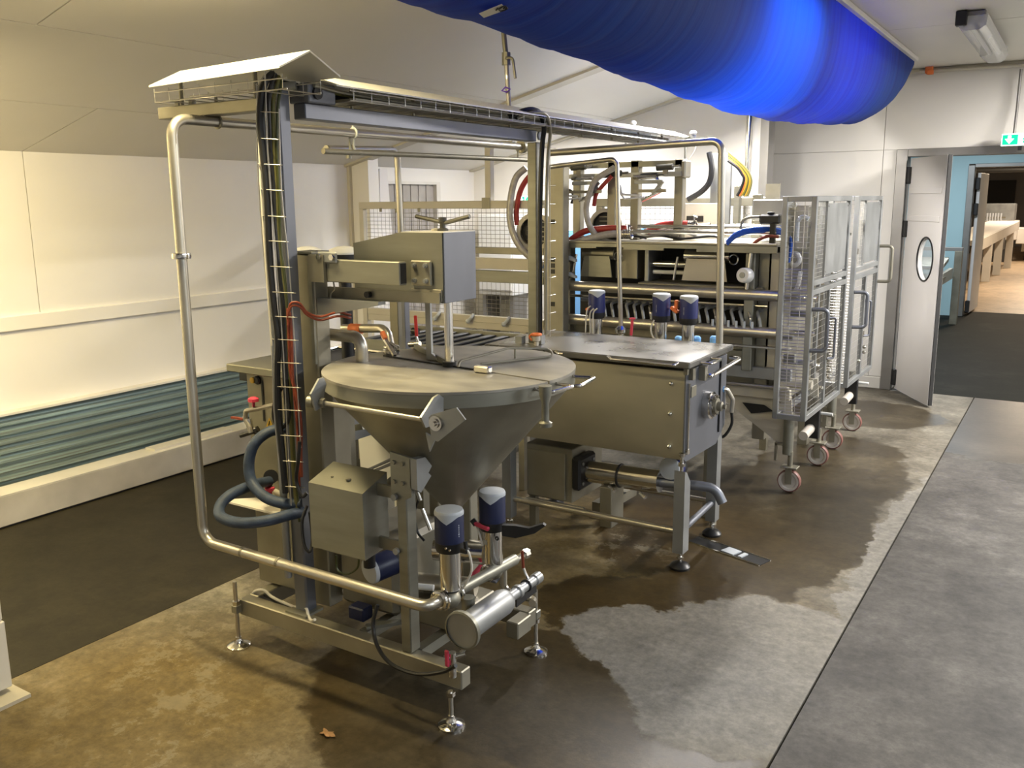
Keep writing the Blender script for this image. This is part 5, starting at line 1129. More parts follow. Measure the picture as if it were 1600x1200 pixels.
# back plate and piston housings
fbox('back_plate', -3.06, -1.52, 5.78, 5.80, .55, 1.50, 'dark_gap')
fbox('partition', -2.66, -2.50, FY0+.16, FY0+.30, 1.28, 1.49, 'steel_dark'); fbox('partition', -2.44, -2.41, FY0+.14, FY0+.36, 1.27, 1.49, 'steel_grey')
for (xa_, xb_, m1) in ((-2.90, -2.66, 'steel_dark'), (-2.16, -1.86, 'chrome')):
    hh = part('piston_housing', MB().cyl((xa_, FY0+.16, 1.445), (xb_, FY0+.16, 1.445), .042, n=20), m1, fm)
    part('flap', MB().prism([(xa_, 1.29), (xb_, 1.29), (xb_-.02, 1.43), (xa_+.03, 1.43)], (0, FY0+.10, 0), (1, 0, 0), (0, 0, 1), -.008), 'cream' if m1 == 'chrome' else 'steel', hh)
    part('hook', MB().ring((xb_+.025, FY0+.14, 1.43), (0, 1, 0), .03, .006).tube([(xa_-.03, FY0+.10, 1.44), (xa_-.04, FY0+.09, 1.36), (xa_-.05, FY0+.09, 1.29)], .008), 'chrome', hh)
part('piston_rod', MB().cyl((-2.42, FY0+.2, 1.385), (-2.12, FY0+.2, 1.385), .022, n=14), 'chrome', fm); part('piston_rod', MB().cyl((-2.40, FY0+.2, 1.33), (-2.14, FY0+.2, 1.33), .014, n=12), 'white_plastic', fm)
for z in (1.41, 1.30): part('guide_shaft', MB().cyl((-3.12, FY0+.04, z), (-2.92, FY0+.04, z), .022, n=12), 'steel', fm); part('wedge', MB().prism([(0, -.02), (.05, -.045), (.05, -.06), (0, -.045)], (-2.92, FY0+.0, z+.045), (1, 0, 0), (0, 0, 1), .03), 'cap', fm)
fbox('green_bed', -2.45, -1.62, FY0+.06, FY0+.34, 1.255, 1.27, 'steel_dark')
# nozzle rail
part('nozzle_rail', MB().cyl((-2.95, FY0+.05, 1.16), (-1.58, FY0+.05, 1.155), .010, n=10), 'chrome', fm); part('nozzle_rail', MB().cyl((-2.9, FY0+.12, 1.13), (-1.58, FY0+.12, 1.13), .016, n=10), 'steel_grey', fm)
for k in range(22):
    x = -2.78+k*.055
    part('nozzle', MB().tube([(x, FY0+.11, 1.13), (x-.012, FY0+.03, 1.12), (x+.012, FY0+.0, 1.08), (x+.020, FY0+.0, 1.035)], .0105, .02, 7, 3), 'steel_grey' if k % 4 else 'chrome', fm)
for k in range(6): part('nozzle_tip', MB().cyl((-1.90+k*.05, FY0-.02, 1.025), (-1.90+k*.05, FY0-.02, 1.065), .009, n=8), 'cap', fm)
# end column with white knob
fbox('end_column', -1.72, -1.66, FY0+.02, FY0+.10, .75, 1.48, 'steel'); fbox('end_panel', -1.60, -1.535, FY0+.10, FY0+.18, .75, 1.48, 'cream')
kn = at(1160, 430, y=FY0-.06)
part('crank_knob', MB().lathe([(0, 0), (.040, 0), (.046, .01), (.046, .06), (.03, .066), (0, .066)], kn, (.2, 1, -.1), 28), 'white_plastic', fm, 'white crank knob')
part('knob_boss', MB().lathe([(0, -.006), (.018, -.006), (.018, .004)], kn, (.2, 1, -.1), 16), 'steel_grey', fm)
part('riser_rod', MB().cyl((-1.70, FY0, 1.25), (-1.68, FY0, 1.48), .012, n=10), 'chrome', fm)
fbox('motor', -1.66, -1.50, FY0+.25, FY0+.5, 1.05, 1.20, 'black')
# lower frame
for z0_, z1_, yy, m_ in ((.955, .985, FY0+.05, 'steel'), (.90, .915, FY0+.0, 'tube'), (.80, .86, FY0+.12, 'steel'), (.70, .775, FY0+.05, 'steel_grey'), (.655, .672, FY0, 'tube'), (.58, .645, FY0+.05, 'cream')):
    fbox('cross_rail', -3.05, -1.42, yy, yy+.04, z0_, z1_, m_)
fbox('belly_plate', -3.05, -1.55, FY0+.15, FY0+.17, .60, 1.0, 'steel_dark')
part('gusset', MB().prism([(-1.95, .60), (-1.40, .24), (-1.40, .36), (-1.42, .60)], (0, FY0+.09, 0), (1, 0, 0), (0, 0, 1), -.014), 'cream', fm)
part('gusset_slot', MB().prism([(-1.72, .535), (-1.58, .535), (-1.52, .50), (-1.66, .47)], (0, FY0+.072, 0), (1, 0, 0), (0, 0, 1), -.003), 'black', fm)
part('gusset', MB().prism([(-1.95, .60), (-1.40, .24), (-1.40, .36), (-1.42, .60)], (0, FY1-.06, 0), (1, 0, 0), (0, 0, 1), -.014), 'cream', fm)
# overhead frame of the machine
for x in (-2.98, -2.715, -2.545, -2.235): 
    part('mast_post', MB().box(x-.03, x+.03, 5.57, 5.63, 1.541, 2.06 if x > -2.9 else 2.02, .004), 'steel_dark', fm)
part('head_rail', MB().bar((-3.05, 5.60, 2.035), (-2.20, 5.60, 2.035), .06, .035), 'steel', fm); part('head_rail', MB().bar((-3.10, 5.545, 1.965), (-2.20, 5.545, 1.965), .05, .03), 'steel_grey', fm)
part('head_cheek', MB().box(-2.205, -2.175, 5.53, 5.63, 1.94, 2.05, .008), 'steel_dark', fm)
for xx in (-2.86, -2.40):
    cl_ = part('clamp_arm', MB().tube([(xx-.12, 5.5, 1.95), (xx+.04, 5.5, 1.95), (xx+.08, 5.5, 1.86), (xx-.06, 5.5, 1.80)], .013, .02, 8, 3), 'chrome', fm)
    part('clamp_plate', MB().box(xx-.10, xx+.10, 5.46, 5.475, 1.905, 1.93, .003).bar((xx+.10, 5.468, 1.92), (xx+.03, 5.468, 1.84), .018, .02), 'steel_grey', cl_)
    part('clamp_bar', MB().bar((xx-.12, 5.47, 1.86), (xx+.12, 5.47, 1.86), .02, .02), 'steel_dark', cl_)
    part('tie_ends', MB().tube([(xx-.20, 5.46, 1.90), (xx-.18, 5.45, 1.84), (xx-.05, 5.45, 1.83)], .007, .02).tube([(xx-.21, 5.46, 1.86), (xx-.16, 5.45, 1.81), (xx-.02, 5.45, 1.82)], .006, .02), 'white_plastic', cl_)
# stepped cover plates, drum ports
def drum(px, py, y, R, lab):
    c = at(px, py, y=y); t = thing('drum_port', lab, 'drum', (c.x, y, 1.54), 'round drum ports on the filling machine')
    part('ring', MB().lathe([(R*.78, -.03), (R, -.03), (R, .05), (R*.78, .05)], c, (.25, -1, 0), 36), 'cream', t)
    part('core', MB().lathe([(0, .0), (R*.8, .0), (R*.8, .06), (0, .06)], c, (-.25, 1, 0), 30), 'black', t)
    rr = MB()
    for k in range(5): rr.bar(c+V((-R*.6, -.01, -R*.5+k*R*.25)), c+V((R*.6, -.01, -R*.5+k*R*.25)), .006, .008)
    part('fins', rr, 'steel_dark', t); part('stand', MB().box(c.x-.03, c.x+.03, y-.01, y+.05, 1.541, c.z-R*.75), 'steel_dark', t)
drum(838, 362, 5.55, .135, 'round drum port showing its dark fins beside the rear cable post')
drum(948, 352, 5.85, .12, 'second round drum port farther right over the machine deck')
# hoses
def hose(lab, pts, r, m_, grp): return solo('product_hose', MB().tube(curve(pts, 8), r, n=12), m_, lab, 'hose', grp)
hose('clear hose bowing from the head rail down past the left drum port', [at(822, 262, y=5.48), at(806, 278, y=5.46), at(798, 310, y=5.44), at(797, 345, y=5.43), at(806, 375, y=5.43), at(824, 398, y=5.44), at(850, 415, y=5.46)], .024, 'clear', 'clear product hoses')
hose('red hose inside the clear hose loop beside the rear cable post', [at(838, 265, y=5.50), at(822, 282, y=5.49), at(812, 302, y=5.485), at(807, 330, y=5.48), at(808, 352, y=5.48)], .019, 'redhose', 'red product hoses')
hose('clear hose bowing down at the middle of the machine head', [at(960, 262, y=5.46), at(932, 280, y=5.44), at(922, 300, y=5.43), at(916, 325, y=5.43), at(920, 350, y=5.43), at(930, 366, y=5.45)], .020, 'clear', 'clear product hoses')
hose('red hose beside the middle clear hose on the machine head', [at(956, 275, y=5.5), at(940, 292, y=5.49), at(931, 305, y=5.48), at(928, 322, y=5.48)], .014, 'redhose', 'red product hoses')
hose('red hose lying along the deck from the left post to the rails', [at(872, 392, y=5.42), at(890, 376, y=5.44), at(915, 361, y=5.46), at(945, 357, y=5.48), at(978, 357, y=5.5)], .021, 'redhose', 'red product hoses')
hose('clear hose lying in front of the red one on the deck', [at(895, 381, y=5.42), at(925, 372, y=5.44), at(955, 366, y=5.46), at(985, 366, y=5.48)], .026, 'clear', 'clear product hoses')
hose('bright red hose end at the right half of the deck', [at(1012, 362, y=5.6), at(1030, 353, y=5.6), at(1055, 350, y=5.6), at(1082, 350, y=5.6)], .022, 'redhose', 'red product hoses')
hose('grey hose on the deck behind the right red hose end', [at(1010, 366, y=5.66), at(1050, 358, y=5.66), at(1110, 352, y=5.66)], .018, 'clear', 'clear product hoses')
for px, py, y in ((982, 366, 5.46), (1084, 352, 5.58)):
    c = at(px, py, y=y); m_ = MB()
    for k in range(5): m_.ring(c+V((.012*k-.03, 0, .0)), (1, .1, .2), .028, .006, 16, 5)
    m_.tube([c+V((0, 0, .02)), c+V((.01, -.02, .06)), c+V((.03, -.02, .05))], .006)
    solo('hose_clamp', m_, 'chrome', ('left' if px < 1000 else 'right')+' cluster of bright hose clamps on the machine deck', 'clamp', 'hose clamps on the deck')
cable('black hose drooping from the head frame to the back rail', [at(1108, 238, y=6.0), at(1112, 262, y=6.0), at(1108, 285, y=6.0), at(1095, 300, y=6.0), at(1075, 312, y=6.0)], .02, 'black')
cable('dark red cable hanging right of the left drum port', [at(876, 255, y=5.4), at(879, 300, y=5.4), at(881, 340, y=5.4), at(876, 365, y=5.4)], .012, 'black')
cable('small black loop of cable above the back rail', [at(880, 300, y=5.7), at(890, 297, y=5.7), at(896, 306, y=5.7), at(893, 318, y=5.7)], .010, 'black')
for k, (px0, px1, py, m_, nm) in enumerate(((905, 1010, 372, 'black', 'black'), (930, 1060, 369, 'steel_dark', 'grey'), (1000, 1130, 372, 'black', 'second black'), (1040, 1140, 368, 'white_cable', 'pale'))):
    cable(nm+' air line snaking along the machine deck between the red hoses', [at(px0, py, y=5.50+.03*k), at(px0+30, py-4, y=5.52+.03*k), at((px0+px1)/2, py+1, y=5.48+.03*k), at(px1-20, py-3, y=5.5+.03*k), at(px1, py, y=5.5+.03*k)], .008, m_, 'air_line', 'air lines on the machine deck')
for k, (px, py) in enumerate(((905, 262), (960, 272), (1015, 276), (1040, 262))):
    c = at(px, py, y=5.52); t = thing('air_cylinder', ('first', 'second', 'third', 'fourth')[k]+' small dark air cylinder under the head rails, counted from the cable post', 'cylinder', c, 'air cylinders under the head rails')
    part('body', MB().cyl(c+V((-.06, 0, 0)), c+V((.05, 0, .005)), .020, n=12), 'dark_iron', t); part('rod', MB().cyl(c+V((.05, 0, .005)), c+V((.10, 0, .008)), .008, n=8), 'chrome', t)
    part('mount', MB().box(c.x-.015, c.x+.015, 5.51, 5.53, c.z+.018, 1.965), 'steel_dark', t)
# left main post with slots
lm_ = thing('slotted_post', 'broad slotted steel post at the left end of the filling machine', 'post', (-2.9, 5.25, 0))
x0_, x1_ = at(857, 400, y=5.25).x, at(873, 400, y=5.25).x
part('post', MB().box(x0_, x1_+.035, 5.25, 5.33, 0, 2.02, .004), 'steel_dark', lm_)
for z in (1.65, 1.40, 1.36, 1.32, 1.10): part('slot', MB().box(x0_+.02, x0_+.05, 5.247, 5.25, z, z+.03), 'black', lm_)
part('side_plate', MB().box(x0_-.03, x0_, 5.27, 5.31, .9, 1.7, .003), 'cream', lm_)
# sensors on brackets
for k, (px, py) in enumerate(((989, 193), (1083, 209))):
    c = at(px, py, y=5.75); t = thing('level_sensor', ('left', 'right')[k]+' white capped sensor on a bent bracket above the machine head', 'sensor', (c.x, 5.75, c.z-.08), 'white capped sensors')
    part('body', MB().cyl(c-V((0, 0, .035)), c, .018, n=14), 'steel_grey', t); part('cap', MB().sphere(c+V((0, 0, .004)), .025, 14, .7), 'white_plastic', t)
    part('bracket', MB().tube([c-V((0, 0, .02)), c-V((.05, 0, .022)), c-V((.05, 0, .10)), c-V((.05, 0, .18))], .008, .005, 6), 'steel', t)
cable('thin white lead looping from the right sensor bracket', [at(1086, 220, y=5.74), at(1087, 232, y=5.74), at(1080, 245, y=5.74), at(1072, 258, y=5.74)], .004, 'white_cable')
# panel, cabinets and clamp to the right of the head
rp2 = thing('side_cover', 'pale steel cover panel with a dark slot over the right end of the deck', 'panel', (-2.05, 5.95, 1.54))
a_, b_ = at(1066, 318, y=5.95), at(1128, 360, y=5.95)
part('sheet', MB().box(a_.x, b_.x, 5.94, 5.96, 1.541, a_.z, .003), 'cream', rp2); s_ = at(1086, 342, y=5.94); part('slot', MB().box(s_.x-.06, s_.x+.06, 5.934, 5.94, s_.z-.02, s_.z+.02), 'black', rp2)
tc = thing('tower_panel', 'upright grey panel with a cable basket behind the loop pipe', 'panel', (-2.0, 6.1, 1.5))
a_ = at(1112, 240, y=6.1); b_ = at(1136, 330, y=6.1)
part('panel', MB().box(a_.x, b_.x+.02, 6.09, 6.12, 1.2, a_.z, .003), 'steel_grey', tc)
part('stile', MB().box(b_.x+.05, b_.x+.09, 6.08, 6.13, 1.2, a_.z-.22, .003).box(b_.x+.18, b_.x+.24, 6.08, 6.13, 1.2, a_.z-.28, .003), 'steel', tc)
for k, (m_, r, nm) in enumerate((('olive', .007, 'olive'), ('yellow', .006, 'upper yellow'), ('green', .006, 'green'), ('yellow', .006, 'lower yellow'), ('orange', .006, 'orange'), ('black', .011, 'black'))):
    d_ = 3.2*k
    cable(nm+' cable of the coloured bundle curving down right of the loop pipe', [at(1138, 238+d_*.8, y=6.0), at(1152, 250+d_*.7, y=6.0), at(1166-d_*.4, 264+d_*.5, y=6.0), at(1174-d_*.7, 280, y=6.0), at(1172-d_*.9, 296, y=6.0), at(1168-d_, 306, y=6.0)], r, m_, group='coloured cable bundle')
gbx = thing('grey_cabinet', 'grey box cabinet left of the mesh cage top', 'cabinet', (-1.75, 5.6, 1.55))
a_, b_ = at(1176, 312, y=5.6), at(1224, 345, y=5.6)
part('body', MB().box(a_.x, b_.x, 5.6, 5.85, b_.z, a_.z, .006), 'steel_grey', gbx); part('bracket_frame', MB().box(at(1196, 300, y=5.9).x, at(1211, 300, y=5.9).x+.03, 5.9, 5.915, a_.z, a_.z+.10), 'steel_dark', gbx)
bcl = thing('black_clamp_head', 'black clamp head with a cable beside the mesh cage', 'clamp', (-1.6, 5.4, 1.6))
a_, b_ = at(1186, 335, y=5.4), at(1218, 350, y=5.4); part('body', MB().box(a_.x, b_.x, 5.4, 5.47, b_.z, a_.z, .01), 'black', bcl)
part('knob', MB().lathe([(.02, 0), (.024, .012), (0, .016)], ((a_.x+b_.x)/2, 5.43, a_.z), n=14), 'black', bcl); part('stem', MB().box((a_.x+b_.x)/2, (a_.x+b_.x)/2+.03, 5.42, 5.45, 1.54, b_.z), 'black', bcl)
cable('dark cable arching left from the black clamp head', [at(1186, 339, y=5.41), at(1170, 340, y=5.41), at(1160, 346, y=5.41), at(1157, 358, y=5.41)], .009, 'steel_dark')
for k in range(3):
    cable(('top', 'middle', 'bottom')[k]+' blue air line crossing the right end of the deck into the cage', [at(1136, 378+2*k, y=5.36), at(1148, 366+2.5*k, y=5.37), at(1165, 359+2.6*k, y=5.39), at(1185, 357+2.6*k, y=5.42), at(1210, 358+2.6*k, y=5.46), at(1228, 364+2*k, y=5.5), at(1236, 380, y=5.5), at(1232-2*k, 410, y=5.5)], .0105, 'blueair', 'air_line', 'blue air lines at the cage')
cable('brown lead lying on the right end of the deck', [at(1172, 386, y=5.37), at(1185, 375, y=5.38), at(1200, 369, y=5.40), at(1216, 370, y=5.44)], .010, 'redair')

# ================================================================ CAGES, GUARD, ROOM BEYOND
def castor(parent_thing, x, y, ztop=.24, R=.072, rot=0.0):
    c = part('castor', MB().box(x-.05, x+.05, y-.04, y+.04, R*2+.012, R*2+.022, .002).box(x-.02, x+.02, y-.030, y-.024, R*.8, R*2+.012).box(x-.02, x+.02, y+.024, y+.030, R*.8, R*2+.012), 'steel_dark', parent_thing)
    part('tyre', MB().lathe([(R*.86, -.02), (R*.95, -.019), (R, -.012), (R, .012), (R*.95, .019), (R*.86, .02)], (x, y, R), (0, 1, 0), 28), 'castor', c)
    part('wheel', MB().lathe([(0, -.021), (R*.2, -.022), (R*.22, -.012), (R*.6, -.014), (R*.70, -.02), (R*.87, -.021), (R*.87, .02), (0, .02)], (x, y, R), (0, 1, 0), 28), 'hubw', c)
    part('stem', MB().cyl((x, y, R*2+.02), (x, y, ztop), .016, n=12), 'steel_dark', c)
def cage(label, x0, x1, y0, y1, z0, z1, zm, glabel):
    t = thing('guard_cage', label, 'guard', ((x0+x1)/2, (y0+y1)/2, 0), 'mesh guard cages')
    s = .032
    fr = MB()
    for x in (x0, x1-s):
        for y in (y0, y1-s): part('post', MB().box(x, x+s, y, y+s, z0, z1, .003), 'steel_grey', t)
    for z in (z0, zm-.05, zm+.005, z1-s):
        part('rail', MB().box(x1-s+.001, x1-.001, y0+s, y1-s, z, z+s, .002), 'steel_grey', t)
    for z in (z0, z1-s):
        part('rail', MB().box(x0+s, x1-s, y0, y0+s, z, z+s, .002), 'steel_grey', t)
        part('rail', MB().box(x0, x0+s, y0+s, y1-s, z, z+s, .002), 'steel_grey', t)
    ym = (y0+y1)/2
    part('mullion', MB().box(x1-s+.002, x1-.002, ym-.015, ym+.015, z0+s, zm-.05, .002), 'steel_grey', t)
    part('mullion', MB().box(x1-s+.002, x1-.002, y0+(y1-y0)*.30, y0+(y1-y0)*.30+.014, zm+.037, z1-s), 'steel_grey', t)
    w_ = MB(); zz = z0+s
    while zz < zm+.12: w_.cyl((x0+s, y0+.012, zz), (x1-s, y0+.012, zz), .0022, n=5); zz += .020
    for k in range(2): w_.cyl((x0+s+(x1-x0-2*s)*(k+.7)/2.4, y0+.016, z0+s), (x0+s+(x1-x0-2*s)*(k+.7)/2.4, y0+.016, z1-s), .0022, n=5)
    zz = zm+.14
    while zz < z1-s: w_.cyl((x0+s, y0+.012, zz), (x1-s, y0+.012, zz), .0012, n=4); zz += .03
    part('wire_mesh', w_, 'wire', t, kind='stuff')
    w2 = MB(); zz = zm+.05; yb_ = y0+(y1-y0)*.30
    while zz < z1-s: w2.cyl((x1-s*.5, y0+s, zz), (x1-s*.5, yb_, zz), .0016, n=4); zz += .026
    yy = y0+s+.026
    while yy < yb_: w2.cyl((x1-s*.5, yy, zm+.037), (x1-s*.5, yy, z1-s), .0016, n=4); yy += .026
    yy = y0+s+.03
    while yy < y1-s: w2.cyl((x1-s*.5, yy, z0+s), (x1-s*.5, yy, zm-.05), .0009, n=4); yy += .04
    zz = z0+s+.03
    while zz < zm-.05: w2.cyl((x1-s*.5, y0+s, zz), (x1-s*.5, y1-s, zz), .0009, n=4); zz += .04
    part('wire_mesh', w2, 'wire', t, kind='stuff')
    part('blank_panel', MB().box(x1-s*.7, x1-s*.4, yb_+.03, y1-s-.012, zm+.05, z1-s-.012, .001), 'steel_grey', t)
    for y in (yb_+.045, y1-s-.025):
        for z in (zm+.07, z1-s-.03): part('bolt', MB().hexbolt((x1-s*.4, y, z), (1, 0, 0), .006, .005), 'chrome', t)
    part('mid_hasp', MB().box(x1-.012, x1+.006, y0+.02, y0+.05, 1.42, 1.46, .002).box(x1-.012, x1+.006, ym-.01, ym+.02, .80, .84, .002), 'chrome', t)
    for y, za, zb_, r in ((y0+.016, .915, 1.16, .0125), (ym, .80, 1.06, .008)):
        part('pull_handle', MB().tube([(x1, y, za), (x1+.085, y+.03, za), (x1+.085, y+.03, zb_), (x1, y, zb_)] if r > .01 else [(x1, y, za), (x1+.035, y+.03, za), (x1+.035, y+.03, zb_), (x1, y, zb_)], r, .03 if r > .01 else .015, 10), 'steel_blue', t)
    for z in (.62, .70, .66): part('latch', MB().sphere((x1-.005, y0+(y1-y0)*(.42 if z == .62 else .62), z), .014, 10), 'chrome', t)
    # carriage under the cage
    part('leg', MB().cyl((-1.42, y0+.10, .24), (-1.42, y0+.10, z0), .032, n=18), 'steel', t)
    part('leg', MB().cyl((-1.42, y1-.16, .24), (-1.42, y1-.16, z0), .032, n=18), 'steel', t)
    castor(t, -1.40, y0+.095, .26); castor(t, -1.39, y1-.15, .26)
    part('brake_arm', MB().box(-1.50, -1.485, y0+.09, y0+.11, .19, .30), 'steel_dark', t); part('brake_arm', MB().box(-1.50, -1.43, y0+.09, y0+.11, .29, .305), 'steel_dark', t)
    bb = part('bearing_block', MB().box(-1.40, -1.31, y0+.40, y0+.44, .28, z0-.005, .004), 'black', t)
    part('roller', MB().cyl((-1.37, y0+.26, .325), (-1.36, y0+.44, .35), .030, n=18), 'hubw', bb)
    part('pin', MB().cyl((-1.34, y0+.50, z0-.05), (-1.25, y0+.50, z0-.05), .010, n=8), 'white_plastic', bb)
    return t
cg1 = cage('nearer mesh guard cage on castors at the right end of the filling machine', -1.50, -1.30, 5.35, 6.27, .48, 1.816, 1.29, 'a')
cg2 = cage('farther mesh guard cage on castors, beside the white door', -1.50, -1.30, 6.50, 7.36, .48, 1.816, 1.29, 'b')
part('cage_handle', MB().tube([(-1.30, 7.34, 1.17), (-1.21, 7.36, 1.17), (-1.21, 7.36, 1.44), (-1.30, 7.34, 1.44)], .012, .03), 'steel_dark', cg2)
# things inside the nearer cage
def inside(name, mb_, m_, lab, cat): return solo(name, mb_, m_, lab, cat)
c_ = at(1241, 405, y=5.55); inside('white_bearing', MB().ring(c_, (.3, 1, 0), .036, .014), 'white_plastic', 'white ring bearing seen through the cage front bars', 'bearing')
c_ = at(1254, 345, y=5.5); inside('hose_elbow', MB().tube([c_+V((-.03, 0, -.12)), c_+V((-.03, 0, .0)), c_+V((.0, 0, .03)), c_+V((.035, 0, .01))], .014, .03), 'cap', 'pale hose elbow high in the cage front', 'fitting')
c_ = at(1250, 440, y=5.5); inside('pale_strap', MB().tube([c_+V((0, 0, .06)), c_+V((-.005, 0, 0)), c_+V((-.02, 0, -.05))], .012), 'white_plastic', 'pale strap hanging inside the cage front', 'strap')
inside('cage_backplate', MB().box(-1.49, -1.485, 5.45, 6.2, .55, 1.75), 'steel_dark', 'dark steel back plate inside the nearer cage', 'plate')
inside('cage_gauge_plate', MB().box(-1.48, -1.40, 5.56, 5.57, 1.50, 1.76), 'cream', 'pale plate with a round button high inside the cage', 'plate')
c_ = at(1241, 320, y=5.555); inside('round_button', MB().lathe([(0, 0), (.018, 0), (.016, .01), (0, .012)], c_, (0, -1, 0), 16), 'cap', 'small round button on the pale plate inside the cage', 'button')
for k, (z, m_) in enumerate(((1.20, 'chrome'), (1.10, 'steel'), (.98, 'chrome'), (.80, 'steel_grey'), (.66, 'cream'))):
    inside('cross_shaft', MB().cyl((-1.48, 5.6, z), (-1.33, 5.6, z), .02 if m_ != 'cream' else .03, n=12), m_, ('topmost', 'second from top', 'middle', 'second from bottom', 'lowest')[k]+' of the shafts behind the cage front bars', 'shaft')
# second machine body behind, mostly hidden
fm2 = thing('filling_machine', 'second filling machine frame standing behind the first and its cage', 'machine', (-2.2, 6.9, 0))
for x in (-3.0, -1.62):
    for y in (6.6, 7.2): part('post', MB().box(x-.035, x+.035, y, y+.07, 0, 1.52), 'steel_dark', fm2)
part('deck', MB().box(-3.05, -1.5, 6.55, 7.28, 1.52, 1.54), 'steel', fm2); part('belly_plate', MB().box(-3.0, -1.52, 6.62, 6.64, .55, 1.2), 'steel_dark', fm2)
for z in (1.24, 1.0, .6): part('side_tube', MB().cyl((-3.05, 6.55, z), (-1.5, 6.55, z), .032, n=12), 'tube', fm2)
# tall guard with mesh: front frame at the left, back rail to the right
gd = thing('mesh_guard', 'long mesh guard frame around the left end of the filling machine', 'guard', (-4.0, 5.5, 0))
GY = 5.5; gx0 = at(560, 316, y=GY).x; gx1 = at(830, 314, y=GY).x
def gz(py, px=700): return at(px, py, y=GY).z
part('top_rail', MB().box(gx0, gx1+.1, GY, GY+.05, 1.752, 1.808, .003), 'cream', gd)
part('stile', MB().box(gx0, gx0+.045, GY, GY+.05, .85, 1.752, .003), 'cream', gd); 
for z0_, z1_, m_ in ((gz(395), gz(385), 'steel_dark'), (gz(418), gz(401), 'cream'), (gz(438), gz(420), 'steel'), (gz(500), gz(490), 'cream')):
    part('mid_rail', MB().box(gx0+.05, gx1+.1, GY, GY+.05, z0_, z1_, .003), m_, gd)
w_ = MB(); n_ = int((gx1-gx0)/.04)
for k in range(n_):
    x = gx0+.05+k*.04; w_.cyl((x, GY+.03, gz(385)), (x, GY+.03, 1.752), .0017, n=4)
    w_.cyl((x, GY+.03, gz(490)), (x, GY+.03, gz(438)), .0017, n=4)
for k in range(9): w_.cyl((gx0+.05, GY+.033, gz(385)+k*.031), (gx1, GY+.033, gz(385)+k*.031), .0017, n=4)
for k in range(7): w_.cyl((gx0+.05, GY+.033, gz(490)+k*.031), (gx1, GY+.033, gz(490)+k*.031), .0017, n=4)
part('wire_mesh', w_, 'steel_dark', gd, kind='stuff')
part('apron_panel', MB().box(gx0+.05, gx1+.1, GY+.005, GY+.02, .86, gz(495), .002), 'cream', gd)
for px, py in ((595, 327), (620, 328), (655, 327)): c_ = at(px, py, y=GY-.001); part('clip', MB().box(c_.x-.012, c_.x+.012, GY-.006, GY, c_.z-.02, c_.z+.01), 'steel_dark', gd)
for px, py in ((679, 498), (731, 502), (787, 507)):
    c_ = at(px, py, y=GY-.03); part('hook', MB().tube([c_+V((.03, .03, .05)), c_+V((.03, 0, .03)), c_], .012, .01).sphere(c_, .018, 10), 'cap', gd)
part('joint_plate', MB().box(at(757, 320, y=GY).x-.02, at(757, 320, y=GY).x+.05, GY-.006, GY, 1.75, 1.83), 'steel_dark', gd)
part('upright', MB().box(at(757, 250, y=GY).x, at(766, 250, y=GY).x, GY, GY+.05, 1.809, 2.20, .003), 'cream', gd); part('upright_arm', MB().bar((at(745, 205, y=GY).x, GY+.02, 2.215), (at(800, 210, y=GY).x, GY+.02, 2.20), .05, .04), 'steel_dark', gd)
part('leg', MB().box(gx0, gx0+.045, GY, GY+.05, 0, .85), 'cream', gd); part('leg', MB().box(gx1-.1, gx1-.05, GY, GY+.05, 0, .86), 'cream', gd)
br = thing('back_rail', 'steel back rail of the guard running right behind the filling machine', 'rail', (-2.3, 6.3, 0))
part('rail', MB().box(-3.2, -1.80, 6.30, 6.35, 1.755, 1.815, .003), 'steel_dark', br)
w_ = MB()
for k in range(34): w_.cyl((-3.2+k*.04, 6.33, 1.45), (-3.2+k*.04, 6.33, 1.755), .0017, n=4)
for k in range(8): w_.cyl((-3.2, 6.332, 1.46+k*.04), (-1.85, 6.332, 1.46+k*.04), .0017, n=4)
part('wire_mesh', w_, 'steel_dark', br, kind='stuff'); part('leg', MB().box(-3.2, -3.15, 6.30, 6.35, 0, 1.755), 'steel_dark', br); part('leg', MB().box(-1.85, -1.80, 6.30, 6.35, 0, 1.755), 'steel_dark', br)
# outfeed conveyor with slats between tank and guard
oc = thing('slat_conveyor', 'flat slat conveyor between the tank and the mesh guard', 'conveyor', (-3.6, 4.9, 0))
part('bed', MB().box(-4.3, -2.75, 4.62, 5.30, .82, .845), 'black', oc)
for k in range(13): 
    x = -4.22+k*.115; part('slat', MB().box(x, x+.05, 4.64, 5.29, .85, .862, .002), 'steel_blue', oc)
for y in (4.60, 5.30): part('side_rail', MB().box(-4.3, -2.75, y, y+.02, .80, .88), 'steel', oc)
for x in (-4.2, -2.85):
    for y in (4.61, 5.27): part('leg', MB().box(x-.02, x+.02, y, y+.04, 0, .80), 'steel_dark', oc)
# posts standing behind the lid
bp1 = thing('rear_frame_post', 'dull square post standing behind the hopper lid', 'post', at(618, 540, y=3.55)*1)
q0 = at(618, 480, y=3.55); bpo = MB().box(q0.x-.025, q0.x+.03, 3.53, 3.58, 0, 1.44, .003); part('post', bpo, 'steel_dark', bp1)
bp2 = thing('rear_frame_post', 'slimmer blue grey post just right of the dull post behind the lid', 'post', at(634, 540, y=3.52)*1)
q0 = at(634, 500, y=3.52); part('post', MB().box(q0.x-.012, q0.x+.012, 3.50, 3.54, 0, 1.44, .003), 'steel_blue', bp2); kq = at(645, 517, y=3.5)
part('knob', MB().lathe([(0, 0), (.018, 0), (.018, .03), (0, .03)], kq, (1, 0, 0), 14), 'black', bp2)
